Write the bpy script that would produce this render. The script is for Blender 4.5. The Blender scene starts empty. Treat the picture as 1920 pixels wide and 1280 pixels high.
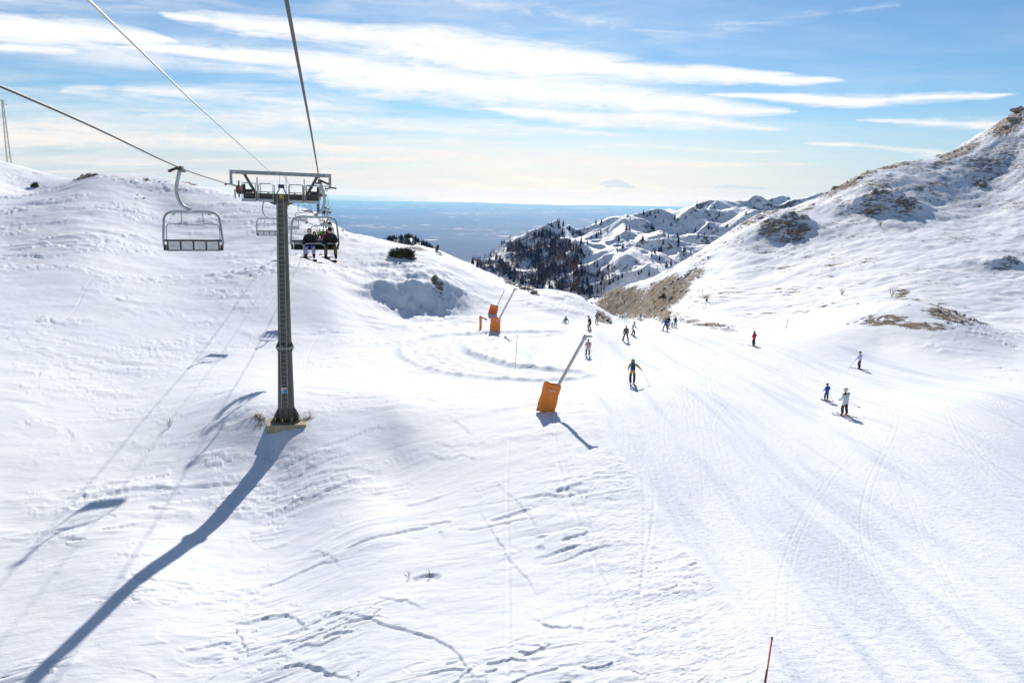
import bpy, bmesh, math, random
import numpy as np
from mathutils import Vector, Matrix, Quaternion

# ------------------------------------------------------------------ camera, sky, sun, exposure
scene = bpy.context.scene
COL = scene.collection
FPX = 1386.7                       # focal length in pixels of a 1920 px wide picture (26 mm equivalent)
PITCH, ROLL = math.radians(11.3), math.radians(1.1)
cam_data = bpy.data.cameras.new('camera')
cam_data.sensor_width = 36.0
cam_data.lens = 36.0 * FPX / 1920.0
cam_data.clip_start = 0.1
cam_data.clip_end = 500000.0
cam = bpy.data.objects.new('camera', cam_data)
COL.objects.link(cam)
cam.matrix_world = (Matrix.Rotation(math.pi / 2 - PITCH, 4, 'X') @ Matrix.Rotation(ROLL, 4, 'Z'))
scene.camera = cam
SUN_AZ, SUN_EL = math.radians(2.7), math.radians(27.0)
SUN_DIR = Vector((math.sin(SUN_AZ) * math.cos(SUN_EL), math.cos(SUN_AZ) * math.cos(SUN_EL), math.sin(SUN_EL)))
sun_data = bpy.data.lights.new('sun', 'SUN')
sun_data.energy = 4.4
sun_data.angle = math.radians(0.53)
sun_data.color = (1.0, 0.965, 0.91)
sun = bpy.data.objects.new('sun', sun_data)
COL.objects.link(sun)
sun.rotation_euler = SUN_DIR.to_track_quat('Z', 'Y').to_euler()
scene.view_settings.view_transform = 'Standard'
scene.view_settings.look = 'None'
scene.view_settings.gamma = 1.0
scene.view_settings.use_curve_mapping = False
scene.view_settings.exposure = 0.33
scene.cycles.max_bounces = 3
scene.cycles.diffuse_bounces = 2
scene.cycles.volume_bounces = 1
scene.cycles.use_denoising = True
scene.cycles.use_adaptive_sampling = True
scene.cycles.adaptive_threshold = 0.02


def ray(px, py):
    """Direction through a photograph pixel (camera stands at the origin)."""
    x, y = (px - 960) / FPX, -(py - 640) / FPX
    c, s = math.cos(ROLL), math.sin(ROLL)
    X, U = x * c - y * s, x * s + y * c
    return np.array([X, math.cos(PITCH) + U * math.sin(PITCH), U * math.cos(PITCH) - math.sin(PITCH)])


def at(px, py, D):
    r = ray(px, py)
    return r * (D / r[1])


def azel(px, py):
    r = ray(px, py)
    return math.degrees(math.atan2(r[0], r[1])), math.degrees(math.atan2(r[2], math.hypot(r[0], r[1])))


# ------------------------------------------------------------------ node helper
class NT:
    def __init__(self, tree):
        self.t = tree

    def n(self, kind, **kw):
        node = self.t.nodes.new(kind)
        for k, v in kw.items():
            setattr(node, k, v)
        return node

    def link(self, a, b):
        self.t.links.new(a, b)

    def put(self, sock, v):
        if v is None:
            return
        if isinstance(v, bpy.types.NodeSocket):
            self.link(v, sock)
        else:
            sock.default_value = v

    def math(self, op, a, b=None, c=None, clamp=False):
        m = self.n('ShaderNodeMath', operation=op)
        m.use_clamp = clamp
        for i, v in enumerate((a, b, c)):
            self.put(m.inputs[i], v)
        return m.outputs[0]

    def smooth(self, x, a, b, lo=0.0, hi=1.0):
        m = self.n('ShaderNodeMapRange', interpolation_type='SMOOTHSTEP')
        for i, v in enumerate((x, a, b, lo, hi)):
            self.put(m.inputs[i], v)
        return m.outputs[0]

    def lin(self, x, a, b, lo=0.0, hi=1.0):
        m = self.n('ShaderNodeMapRange')
        for i, v in enumerate((x, a, b, lo, hi)):
            self.put(m.inputs[i], v)
        return m.outputs[0]

    def mix(self, f, a, b, blend='MIX'):
        m = self.n('ShaderNodeMix', data_type='RGBA', blend_type=blend)
        self.put(m.inputs[0], f)
        self.put(m.inputs[6], a)
        self.put(m.inputs[7], b)
        return m.outputs[2]

    def noise(self, vec, scale, detail=3.0, rough=0.5, dist=0.0):
        m = self.n('ShaderNodeTexNoise')
        self.put(m.inputs['Vector'], vec)
        self.put(m.inputs['Scale'], scale)
        self.put(m.inputs['Detail'], detail)
        self.put(m.inputs['Roughness'], rough)
        self.put(m.inputs['Distortion'], dist)
        return m.outputs['Fac']

    def combine(self, x, y, z):
        m = self.n('ShaderNodeCombineXYZ')
        for i, v in enumerate((x, y, z)):
            self.put(m.inputs[i], v)
        return m.outputs[0]

    def vmul(self, v, s):
        m = self.n('ShaderNodeVectorMath', operation='MULTIPLY')
        self.put(m.inputs[0], v)
        m.inputs[1].default_value = s
        return m.outputs[0]

    def curve(self, x, pts):
        m = self.n('ShaderNodeFloatCurve')
        cu = m.mapping.curves[0]
        pts = sorted(pts)
        cu.points[0].location = pts[0]
        cu.points[1].location = pts[-1]
        for p in pts[1:-1]:
            cu.points.new(*p)
        m.mapping.extend = 'HORIZONTAL'
        m.mapping.update()
        self.put(m.inputs['Value'], x)
        return m.outputs[0]


# ------------------------------------------------------------------ sky with streaked clouds
world = bpy.data.worlds.new('World')
scene.world = world
world.use_nodes = True
world.cycles.sampling_method = 'MANUAL'
world.cycles.sample_map_resolution = 512
wt = NT(world.node_tree)
world.node_tree.nodes.clear()
sky = wt.n('ShaderNodeTexSky', sky_type='NISHITA')
sky.sun_disc = False
sky.sun_elevation = SUN_EL
sky.sun_rotation = SUN_AZ
sky.altitude = 1300
sky.air_density = 1.0
sky.dust_density = 0.35
sky.ozone_density = 2.5
tc = wt.n('ShaderNodeTexCoord')
sp = wt.n('ShaderNodeSeparateXYZ')
wt.link(tc.outputs['Generated'], sp.inputs[0])
dx, dy, dz = sp.outputs
AZ = wt.math('MULTIPLY', wt.math('ARCTAN2', dx, dy), 57.29578)
EL = wt.math('MULTIPLY', wt.math('ARCSINE', dz), 57.29578)
# the cloud sheet seen in perspective: coordinates on a plane above
inv = wt.math('DIVIDE', 1.0, wt.math('ADD', wt.math('MAXIMUM', dz, 0.0), 0.09))
PX, PY = wt.math('MULTIPLY', dx, inv), wt.math('MULTIPLY', dy, inv)
ae = wt.combine(wt.math('MULTIPLY', AZ, 0.055), wt.math('MULTIPLY', EL, 0.5), 0.0)
warp = wt.math('SUBTRACT', wt.noise(ae, 1.1, 4.0, 0.55), 0.5)
ae2 = wt.combine(wt.math('MULTIPLY', AZ, 0.16), wt.math('MULTIPLY', EL, 1.1), 3.7)
fine = wt.math('SUBTRACT', wt.noise(ae2, 1.0, 6.0, 0.66, 0.6), 0.5)
ae3 = wt.combine(wt.math('MULTIPLY', AZ, 0.5), wt.math('MULTIPLY', EL, 1.6), 8.1)
curl = wt.math('SUBTRACT', wt.noise(ae3, 1.0, 5.0, 0.6, 0.8), 0.5)
A01 = wt.lin(wt.math('ADD', AZ, wt.math('MULTIPLY', curl, 3.0)), -44.0, 44.0)
ELW = wt.math('ADD', EL, wt.math('MULTIPLY', warp, 1.3))
E01 = wt.lin(ELW, -3.0, 17.0)
STREAKS = [  # (weight, [(px, py, half thickness)])
    (1.35, [(290, 28, 0), (330, 32, 8), (450, 44, 18), (600, 60, 24), (740, 76, 38), (900, 105, 50), (1050, 122, 42), (1200, 132, 26), (1350, 142, 17), (1480, 149, 11), (1570, 150, 4), (1600, 150, 0)]),
    (1.2, [(-300, 40, 30), (0, 52, 28), (120, 60, 28), (220, 70, 24), (300, 76, 10), (340, 78, 0)]),
    (1.1, [(-300, 92, 12), (0, 88, 12), (100, 97, 8), (170, 100, 0)]),
    (1.25, [(180, 90, 0), (260, 94, 8), (400, 102, 18), (550, 118, 32), (700, 140, 48), (900, 165, 52), (1100, 182, 36), (1250, 196, 28), (1400, 205, 15), (1500, 206, 0)]),
    (1.15, [(1290, 180, 0), (1400, 182, 9), (1550, 187, 13), (1700, 183, 14), (1800, 180, 11), (1880, 180, 5), (1910, 180, 0)]),
    (1.15, [(880, 200, 0), (960, 208, 12), (1080, 220, 20), (1250, 226, 20), (1400, 238, 10), (1510, 241, 0)]),
    (1.0, [(1600, 222, 0), (1660, 226, 8), (1760, 231, 12), (1880, 232, 13), (2150, 230, 13)]),
    (0.72, [(110, 168, 0), (200, 166, 14), (380, 175, 15), (560, 192, 10), (640, 200, 0)]),
    (0.9, [(-300, 235, 26), (0, 248, 28), (200, 258, 28), (400, 264, 26), (600, 277, 22), (800, 288, 14), (980, 296, 0)]),
    (0.85, [(480, 300, 0), (650, 299, 7), (800, 298, 7), (1000, 302, 7), (1200, 306, 9), (1400, 312, 7), (1650, 308, 0)]),
    (0.85, [(1480, 267, 0), (1560, 270, 7), (1680, 279, 9), (1780, 287, 9), (1900, 292, 0)]),
    (0.26, [(850, 0, 0), (950, 15, 22), (1100, 35, 30), (1250, 62, 26), (1400, 50, 22), (1550, 30, 18), (1700, 10, 0)]),
    (0.68, [(230, 215, 0), (400, 214, 16), (600, 222, 24), (800, 232, 24), (1000, 240, 16), (1200, 262, 0)]),
    (0.5, [(1050, 280, 0), (1200, 276, 8), (1350, 285, 8), (1480, 290, 0)]),
]


def streak_mask(pts):
    c, t = [], []
    for px, py, h in pts:
        a, e = azel(px, py)
        u = (a + 44) / 88
        c.append((u, (e + 3) / 20))
        t.append((u, max(h, 0.4) / FPX * 57.3 / 20 * 10))   # thickness curve kept x10
    cc = wt.curve(A01, c)
    tt = wt.math('MULTIPLY', wt.curve(A01, t), 0.1)
    v = wt.math('DIVIDE', wt.math('ABSOLUTE', wt.math('SUBTRACT', E01, cc)), wt.math('MAXIMUM', tt, 0.0004))
    return wt.math('MULTIPLY', wt.math('SUBTRACT', 1.0, v, clamp=True), wt.smooth(tt, 0.0012, 0.016))


dens = None
for w_, pts_ in STREAKS:
    m_ = wt.math('MULTIPLY', streak_mask(pts_), w_)
    dens = m_ if dens is None else wt.math('MAXIMUM', dens, m_)
# wispy sheet over the whole sky
pv = wt.combine(wt.math('MULTIPLY', PX, 0.5), wt.math('MULTIPLY', PY, 1.2), 0.0)
sheet = wt.noise(pv, 0.9, 6.0, 0.58, 0.6)
field = wt.math('ADD', dens, wt.math('ADD', wt.math('MULTIPLY', fine, 1.7), wt.math('MULTIPLY', curl, 0.30)))
alpha = wt.smooth(field, -0.05, 1.15)
has = wt.smooth(dens, 0.0, 0.30)
alpha = wt.math('MULTIPLY', alpha, has)
wisps = wt.math('MULTIPLY', wt.smooth(sheet, 0.30, 0.74), wt.smooth(wt.math('ADD', fine, 0.5), 0.15, 0.70))
left = wt.smooth(AZ, 34.0, -10.0, 0.22, 1.0)
wisps = wt.math('MULTIPLY', wt.math('MULTIPLY', wisps, wt.smooth(EL, 17.0, 7.0, 0.30, 0.95)), left)
alpha = wt.math('SUBTRACT', 1.0, wt.math('MULTIPLY', wt.math('SUBTRACT', 1.0, wt.math('MULTIPLY', alpha, 0.97)), wt.math('SUBTRACT', 1.0, wisps)))
cloud_col = wt.mix(wt.smooth(EL, 1.0, 8.5), (0.93, 0.85, 0.77, 1), (1.0, 0.99, 0.98, 1))
SKY_S, CLOUD_S = 0.070, 0.86
skyc = wt.mix(1.0, sky.outputs[0], (SKY_S * 0.64, SKY_S * 0.88, SKY_S * 1.02, 1), 'MULTIPLY')
# pale veil of distant cloud low over the sea
veil = wt.smooth(EL, 6.5, 0.6, 0.0, 0.80)
veil_col = wt.mix(wt.smooth(wt.math('ABSOLUTE', wt.math('SUBTRACT', AZ, 2.7)), 0.0, 30.0), (0.86, 0.77, 0.66, 1), (0.50, 0.56, 0.61, 1))
veil_col = wt.mix(wt.math('MULTIPLY', wt.smooth(wt.math('ADD', fine, 0.5), 0.3, 0.7), 0.35), veil_col, (0.48, 0.56, 0.64, 1))
skyc = wt.mix(veil, skyc, veil_col)
# small grey-blue cumulus far out over the coast
for pts_ in ([(1118, 354, 0), (1128, 351, 6), (1145, 345, 14), (1160, 347, 12), (1180, 351, 7), (1205, 355, 0)], [(1280, 353, 0), (1330, 352, 4), (1375, 352, 6), (1430, 354, 5), (1480, 356, 0)]):
    cm = wt.math('ADD', streak_mask(pts_), wt.math('MULTIPLY', curl, 1.5))
    cm = wt.math('MULTIPLY', wt.smooth(cm, 0.2, 0.5), wt.smooth(streak_mask(pts_), 0.0, 0.1))
    skyc = wt.mix(wt.math('MULTIPLY', cm, 0.55), skyc, (0.42, 0.54, 0.66, 1))
cloud_col = wt.mix(wt.math('MULTIPLY', wt.smooth(curl, 0.12, -0.16), 0.32), cloud_col, (0.70, 0.80, 0.90, 1))
cloudc = wt.mix(1.0, cloud_col, (CLOUD_S, CLOUD_S, CLOUD_S, 1), 'MULTIPLY')
final = wt.mix(alpha, skyc, cloudc)
bg = wt.n('ShaderNodeBackground')
wt.link(final, bg.inputs[0])
bg.inputs[1].default_value = 1.0
wo = wt.n('ShaderNodeOutputWorld')
wt.link(bg.outputs[0], wo.inputs[0])

# ------------------------------------------------------------------ noise in numpy
def _hash(ix, iy, seed):
    h = (ix.astype(np.int64) * 374761393 + iy.astype(np.int64) * 668265263 + seed * 1442695041) & 0xffffffff
    h = ((h ^ (h >> 13)) * 1274126177) & 0xffffffff
    return (h ^ (h >> 16)) & 0xffff


GRAD = np.array([[math.cos(a), math.sin(a)] for a in np.linspace(0, 2 * math.pi, 64, endpoint=False)])


def perlin(x, y, seed=0):
    x, y = np.asarray(x, float), np.asarray(y, float)
    ix, iy = np.floor(x), np.floor(y)
    fx, fy = x - ix, y - iy
    u, v = fx * fx * fx * (fx * (fx * 6 - 15) + 10), fy * fy * fy * (fy * (fy * 6 - 15) + 10)

    def g(a, b):
        k = _hash(ix + a, iy + b, seed) & 63
        return GRAD[k, 0] * (fx - a) + GRAD[k, 1] * (fy - b)
    a = g(0, 0) * (1 - u) + g(1, 0) * u
    b = g(0, 1) * (1 - u) + g(1, 1) * u
    return (a * (1 - v) + b * v) * 1.5


def fbm(x, y, octv=4, seed=0, gain=0.5):
    s, a, t = 0, 1.0, 0
    for o in range(octv):
        s = s + a * perlin(x * 2 ** o, y * 2 ** o, seed + o * 17)
        t += a
        a *= gain
    return s / t


def sstep(x, a, b):
    t = np.clip((x - a) / (b - a), 0, 1)
    return t * t * (3 - 2 * t)


# ------------------------------------------------------------------ large shape of the slopes: measured points, thin-plate surface
CTRL = []


def P(px, py, D=None, z=None):
    r = ray(px, py)
    CTRL.append(r * (D / r[1] if D else z / r[2]))


def W(x, y, z):
    CTRL.append(np.array([x, y, z], float))


for a_ in [(-9, 8, -15.6), (-2, 8, -13.2), (4, 8, -11.4), (12, 8, -10.4), (22, 8, -10.0), (-30, 20, -15.4), (32, 20, -10.9)]:
    W(*a_)
for px, py, z in [(1437, 1280, -11.3), (1900, 1270, -11.0), (1000, 1275, -12.4), (600, 1275, -14.0), (300, 1275, -15.3), (20, 1275, -15.8),
                  (1000, 1000, -13.0), (700, 1000, -14.4), (1300, 1000, -12.3), (1700, 1000, -12.0), (1890, 900, -12.3), (745, 772, -13.8),
                  (760, 715, -14.9), (740, 865, -14.9), (1025, 774, -12.9), (1850, 740, -13.4), (800, 680, -15.7), (640, 650, -16.3), (400, 700, -16.4),
                  (200, 700, -16.4), (0, 760, -15.9), (0, 900, -16.6), (200, 850, -16.5), (0, 1100, -16.5), (500, 650, -16.6), (-300, 720, -14.5), (900, 850, -13.6)]:
    P(px, py, z=z)
for px, py, D in [(505, 850, 42.1), (470, 900, 39.2), (400, 975, 34.5), (330, 1030, 30.8), (250, 1085, 27.4), (160, 1170, 24.2), (60, 1265, 21.4),
                  (535, 790, 45), (590, 795, 44.6), (480, 785, 45), (1185, 722, 50.4), (1583, 782, 44.8), (1102, 668, 71.2), (1414, 650, 83.5), (1611, 694, 69), (1107, 620, 87), (928, 620, 95),
                  (1247, 622, 97), (1173, 641, 82),
                  # left hill
                  (0, 450, 128), (0, 560, 86), (150, 500, 104), (300, 520, 106), (300, 440, 140), (150, 420, 136), (450, 520, 106), (250, 560, 92), (620, 520, 108), (620, 580, 93), (450, 440, 140), (540, 450, 134), (300, 380, 168), (450, 400, 158),
                  (180, 327, 195), (250, 329, 198), (330, 338, 195), (430, 362, 188), (540, 386, 178), (600, 404, 170), (655, 436, 158), (120, 346, 195),
                  (250, 352, 245), (430, 400, 232), (600, 448, 208),
                  (0, 300, 272), (60, 318, 273), (118, 336, 271), (0, 345, 340), (120, 385, 330), (60, 362, 215), (-300, 250, 276), (-300, 450, 108), (-300, 320, 340),
                  # hump in the middle and its shaded hollow
                  (710, 500, 122), (790, 508, 122), (860, 530, 122), (640, 505, 118), (700, 447, 153), (745, 459, 150), (790, 464, 149), (820, 470, 150), (870, 491, 150), (900, 506, 150),
                  (960, 533, 150), (1000, 546, 146), (1050, 548, 141), (1090, 560, 136), (1120, 580, 130), (1148, 606, 122), (900, 570, 116), (960, 590, 110), (1060, 605, 107),
                  (700, 480, 182), (790, 505, 186), (900, 548, 186), (1000, 592, 186), (1090, 614, 170),
                  # gap and piste beyond
                  (1165, 605, 150), (1190, 601, 200), (1190, 612, 112), (1172, 599, 236), (1180, 650, 400),
                  # right mountain
                  (1250, 607, 128), (1350, 603, 124), (1480, 612, 113), (1240, 604, 160), (1224, 601, 200), (1150, 598, 262), (1145, 546, 300), (1200, 526, 288), (1280, 492, 276), (1340, 455, 262), (1420, 402, 285), (1490, 388, 300),
                  (1560, 357, 315), (1620, 327, 330), (1700, 306, 350), (1780, 286, 372), (1830, 256, 386), (1880, 226, 400), (1920, 198, 412), (2000, 140, 430),
                  (1300, 560, 172), (1400, 550, 172), (1500, 560, 152), (1450, 470, 232), (1600, 470, 215), (1600, 400, 265), (1750, 450, 222), (1750, 380, 285), (1880, 330, 325), (1880, 450, 222), (1700, 520, 168), (1850, 540, 158), (1920, 600, 128),
                  (1550, 604, 104), (1640, 573, 106), (1700, 563, 106), (1780, 582, 104), (1850, 617, 97), (1905, 648, 91), (1700, 573, 122), (1800, 596, 117), (1500, 627, 92), (1650, 650, 84), (1800, 668, 79), (1900, 695, 73),
                  (1145, 600, 345), (1280, 545, 330), (1420, 455, 345), (1560, 412, 380), (1700, 362, 420), (1830, 312, 465), (1920, 262, 500), (2000, 215, 530),
                  (2300, 300, 350), (2300, 550, 140), (2300, 800, 50), (2300, 640, 85),
                  (0, 420, 520), (300, 480, 400), (600, 560, 400), (900, 640, 400), (1200, 690, 520), (1500, 560, 600), (1900, 420, 680)]:
    P(px, py, D=D)
for px, D, z in [(690, 80, -16.5), (690, 92, -16.5), (770, 80, -16.3), (770, 92, -16.9), (770, 100, -17.4), (850, 80, -16.3), (850, 92, -17.3), (850, 101, -18.0), (590, 85, -16.2), (930, 84, -16.6)]:
    r_ = ray(px, 580)
    W(r_[0] / r_[1] * D, D, z)
CT = np.array(CTRL)


def base_plane(Y):
    return -11.0 - 0.055 * (Y - 15)


def uv(X, Y):
    return np.arctan2(X, Y) * 3.0, np.log(Y)


def _kern(r2):
    return np.where(r2 > 1e-12, 0.5 * r2 * np.log(np.maximum(r2, 1e-12)), 0.0)


cu, cv = uv(CT[:, 0], CT[:, 1])
_rv = (CT[:, 2] - base_plane(CT[:, 1]))
_n = len(CT)
_A = np.zeros((_n + 3, _n + 3))
_A[:_n, :_n] = _kern((cu[:, None] - cu) ** 2 + (cv[:, None] - cv) ** 2) + np.eye(_n) * 1e-4
_A[:_n, _n], _A[:_n, _n + 1], _A[:_n, _n + 2] = 1, cu, cv
_A[_n:, :_n] = _A[:_n, _n:].T
_sol = np.linalg.solve(_A, np.concatenate([_rv, np.zeros(3)]))


def smooth_height(X, Y):
    sh = np.shape(X)
    u, v = uv(np.ravel(X), np.ravel(Y))
    out = _sol[_n] + _sol[_n + 1] * u + _sol[_n + 2] * v
    for i in range(_n):
        out += _sol[i] * _kern((u - cu[i]) ** 2 + (v - cv[i]) ** 2)
    return (out + base_plane(np.ravel(Y))).reshape(sh)


# grid: rows of constant distance, columns of constant bearing, about one cell per pixel in view
rows = [8.0]
while rows[-1] < 520:
    d_ = rows[-1]
    rows.append(d_ + min(max(d_ * d_ / 8200, 0.03), d_ * 0.0058))
rows = np.array(rows)
cols = np.concatenate([np.linspace(-1.05, -0.70, 30, endpoint=False), np.linspace(-0.70, 0.70, 900), np.linspace(0.70, 1.05, 31)[1:]])  # tan of bearing
NR, NC = len(rows), len(cols)
GY = np.repeat(rows[:, None], NC, 1)
GX = GY * cols[None, :]
# coarse evaluation, then bicubic-like upsample along both axes (the surface is very smooth)
GZ = np.empty((NR, NC))
for k_ in range(0, NR, 100):
    GZ[k_:k_ + 100] = smooth_height(GX[k_:k_ + 100], GY[k_:k_ + 100])


def project(X, Y, Z):
    """Photograph pixel of a world point; used once to lay the measured tracks and rock bands on the ground."""
    f = Y * math.cos(PITCH) - Z * math.sin(PITCH)
    u = Y * math.sin(PITCH) + Z * math.cos(PITCH)
    c, s = math.cos(ROLL), math.sin(ROLL)
    x, y = (X * c + u * s) / f, (-X * s + u * c) / f
    return 960 + FPX * x, 640 - FPX * y


def hit(px, py, Z=None, dmin=9.0):
    """Where the line of sight through a pixel meets the slope."""
    Z = GZ if Z is None else Z
    r = ray(px, py)
    D = np.exp(np.linspace(math.log(dmin), math.log(510), 5000))
    g = ground(r[0] / r[1] * D, D, Z)
    below = np.nonzero(r[2] / r[1] * D <= g)[0]
    if len(below) == 0:
        return None
    k = below[0]
    return np.array([r[0] / r[1] * D[k], D[k], g[k]])


def ground(X, Y, Z=None):
    Z = GZ if Z is None else Z
    X, Y = np.asarray(X, float), np.asarray(Y, float)
    r = np.clip(np.interp(Y, rows, np.arange(NR)), 0, NR - 1.001)
    c = np.clip(np.interp(X / Y, cols, np.arange(NC)), 0, NC - 1.001)
    i, j = r.astype(int), c.astype(int)
    a, b = r - i, c - j
    return (Z[i, j] * (1 - a) * (1 - b) + Z[i + 1, j] * a * (1 - b) + Z[i, j + 1] * (1 - a) * b + Z[i + 1, j + 1] * a * b)


# ------------------------------------------------------------------ where the piste lies (its left edge on the ground, measured once)
edge = [hit(px, py) for px, py in [(1475, 1275), (1400, 1150), (1270, 1000), (1190, 890), (1120, 790), (1085, 740), (1010, 690), (960, 660), (1000, 630), (1060, 615), (1140, 608)]]
ey = np.array([e[1] for e in edge])
ex = np.array([e[0] for e in edge])
o_ = np.argsort(ey)
ey, ex = ey[o_], ex[o_]
EDGE_X = np.interp(GY, ey, ex)
right = [hit(px, py) for px, py in [(1900, 730), (1800, 690), (1650, 662), (1500, 640), (1400, 622), (1280, 612), (1225, 607)]]
ry = np.array([e[1] for e in right])
rx = np.array([e[0] for e in right])
o_ = np.argsort(ry)
ry, rx = ry[o_], rx[o_]
RIGHT_X = np.interp(GY, ry, rx)
RIGHT_X[GY < ry[0]] = 999
sf = 0.25 + GY * 0.012
piste = sstep((GX - EDGE_X) / sf, -0.5, 0.5) * sstep((RIGHT_X - GX) / sf, -1.5, 1.0)
piste = np.where(GY > 125, 0, piste)

# ------------------------------------------------------------------ relief
DET = np.zeros_like(GZ)
near = np.clip(1 - (GY - 60) / 400, 0.25, 1)
offp = 1 - piste
far_s = np.maximum(GY / 60, 1.0)
DET += offp * 0.09 * fbm(GX / 7.0, GY / 6.0, 3, 5) * np.minimum(far_s, 2.5)
DET += offp * 0.03 * fbm(GX / 1.6, GY / 1.1, 3, 15) * np.minimum(far_s, 2.0)
def crust0(x, y):
    q = fbm(x * 0.16, y * 0.34, 4, 29, 0.55) * 3.2
    q = q - np.floor(q)
    return np.where(q < 0.93, q / 0.93, (1 - q) / 0.07)


# steep shaded scarp of the middle hump: the ramp is gathered into one short bank
q_px = 960 + FPX * (GX / GY) * 1.02
sc_t = np.clip((GY - (96 + 5.0 * sstep(q_px, 700, 860) + 2.2 * fbm(GX / 9, GY / 30, 3, 23))) / 26.0, 0, 1)
sc_env = sstep(q_px + 60 * fbm(GX / 6, GY / 5, 2, 24), 600, 770) * (1 - sstep(q_px, 815, 905))
DET += sc_env * np.clip(3.5 + 3.0 * fbm(GX / 9, GY / 12, 3, 27), 1.8, 4.8) * (sstep(sc_t, 0.26, 0.54) - sc_t)
DET += sc_env * sstep(GY, 100, 106) * (1 - sstep(GY, 122, 130)) * (0.9 * fbm(GX / 4.0, GY / 2.6, 4, 25, 0.62) + 0.25 * crust0(GX, GY))
# bumps on the mountain and hill flanks
hillmask = sstep(GY, 95, 140)
mnt = hillmask * sstep(GX - (20 + 0.02 * GY), 0, 25)
rid = 1 - np.abs(fbm(GX / 26 + GY / 60, GY / 30 - GX / 50, 4, 33)) * 2
DET += mnt * (rid - 0.55) * 0.8 * np.clip(GY / 250, 0.35, 1.4)
# gullies and wind ribs running down the flank towards the gap
DET += mnt * fbm((GX * 0.55 - GY * 0.83) / 7.0, (GX * 0.83 + GY * 0.55) / 34.0, 4, 37, 0.6) * 0.6 * np.clip(GY / 250, 0.4, 1.3)
DET += mnt * fbm((GX * 0.55 - GY * 0.83) / 2.2, (GX * 0.83 + GY * 0.55) / 9.0, 2, 39, 0.6) * 0.22
lh = hillmask * (1 - sstep(GX - (20 + 0.02 * GY), 0, 25))
DET += lh * fbm(GX / 16, GY / 13, 3, 57) * 0.4
DET += lh * fbm(GX / 5.5, GY / 3.0, 3, 59) * 0.12
# wind-carved crust: sharp broken edges, in patches


def crust(fx, fy, k, seed, warp=0.35):
    wx = fbm(GX * fx * 2.2, GY * fy * 2.2, 2, seed + 3) * warp
    q = fbm(GX * fx + wx, GY * fy + wx, 4, seed, 0.55)
    s = q * k
    fr = s - np.floor(s)
    return np.where(fr < 0.95, fr / 0.95, (1 - fr) / 0.05)


patch = sstep(fbm(GX / 11, GY / 8, 3, 71), -0.05, 0.35)
patch2 = sstep(fbm(GX / 7, GY / 5, 3, 91), 0.0, 0.4)
front = 1 - sstep(GY, 55, 90)
DET += offp * (0.08 + 0.92 * patch) * front * 0.085 * crust(0.075, 0.20, 2.4, 101, 0.5)
DET += offp * patch2 * front * 0.06 * crust(0.22, 0.62, 2.2, 131, 0.6)
tw = np.exp(-(((GX + 17) / 11) ** 2 + ((GY - 38) / 6.5) ** 2))
DET += offp * tw * sstep(fbm(GX / 3.5, GY / 2.5, 2, 153), -0.1, 0.3) * 0.10 * crust(0.20, 0.60, 2.2, 151, 0.8)
patch3 = sstep(fbm(GX / 22, GY / 16, 3, 171), 0.0, 0.4)
mid_ = sstep(GY, 50, 90) * (1 - sstep(GY, 230, 300)) * (1 - mnt)
DET += offp * patch3 * mid_ * (0.24 + 0.16 * sstep(GY, 95, 120)) * crust(0.045, 0.12, 2.6, 191, 0.5)
DET += offp * sstep(fbm(GX / 14, GY / 12, 2, 172), 0.05, 0.4) * mid_ * (0.18 + 0.10 * sstep(GY, 95, 120)) * crust(0.12, 0.32, 2.6, 193, 0.5)
# rough trampled ground between the tower and the piste
rough = np.exp(-((GX - EDGE_X + 2.2) / 2.6) ** 2) * sstep(GY, 10, 16) * (1 - sstep(GY, 44, 60)) * offp
DET += rough * (0.028 * crust(0.9, 1.5, 3.0, 211) + 0.03 * fbm(GX * 1.5, GY * 2.2, 3, 213))
# low berm along the groomer's edge
DET += np.exp(-((GX - EDGE_X + 0.05 * GY ** 0.5) / (0.22 + 0.003 * GY)) ** 2) * 0.07 * (1 - sstep(GY, 50, 70))
# groomed surface
DET += piste * 0.05 * fbm(GX / 5, GY / 9, 3, 81) + piste * 0.012 * fbm((GX - 0.137 * GY) / 0.35, GY / 4.0, 3, 83)
DET += piste * 0.015 * np.where(GY < 40, fbm(GX * 4, GY * 4, 2, 85), 0)

# ski and snowboard tracks
rt = random.Random(4)
tracks = []
for k_ in range(48):          # wide arcs
    tracks.append((rt.uniform(0, 26), 0.137 + rt.uniform(-.1, .1), rt.uniform(2.0, 6.0), rt.uniform(50, 95), rt.uniform(0, 6.3), rt.uniform(10, 60), rt.uniform(60, 112), rt.uniform(.03, .06), rt.uniform(.004, .011), True))
for k_ in range(110):          # down the piste
    x0 = rt.uniform(-1, 30)
    tracks.append((x0, 0.137 + rt.uniform(-.16, .12), rt.uniform(0.2, 1.5), rt.uniform(34, 110), rt.uniform(0, 6.3), rt.uniform(10, 60), rt.uniform(60, 115), rt.uniform(.03, .08), rt.uniform(.003, .011), True))
for k_ in range(7):          # freeriders' lines left of the piste
    tracks.append((rt.uniform(-2.4, 3.2), 0.05 + rt.uniform(-.07, .09), rt.uniform(0.2, 1.0), rt.uniform(24, 60), rt.uniform(0, 6.3), rt.uniform(8, 18), rt.uniform(40, 64), rt.uniform(.06, .10), rt.uniform(.012, .03), False))
for k_ in range(5):
    tracks.append((rt.uniform(-30, -5), rt.uniform(-.3, .25), rt.uniform(0.6, 2.5), rt.uniform(24, 60), rt.uniform(0, 6.3), rt.uniform(40, 70), rt.uniform(80, 130), rt.uniform(.07, .12), rt.uniform(.02, .04), False))
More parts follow.
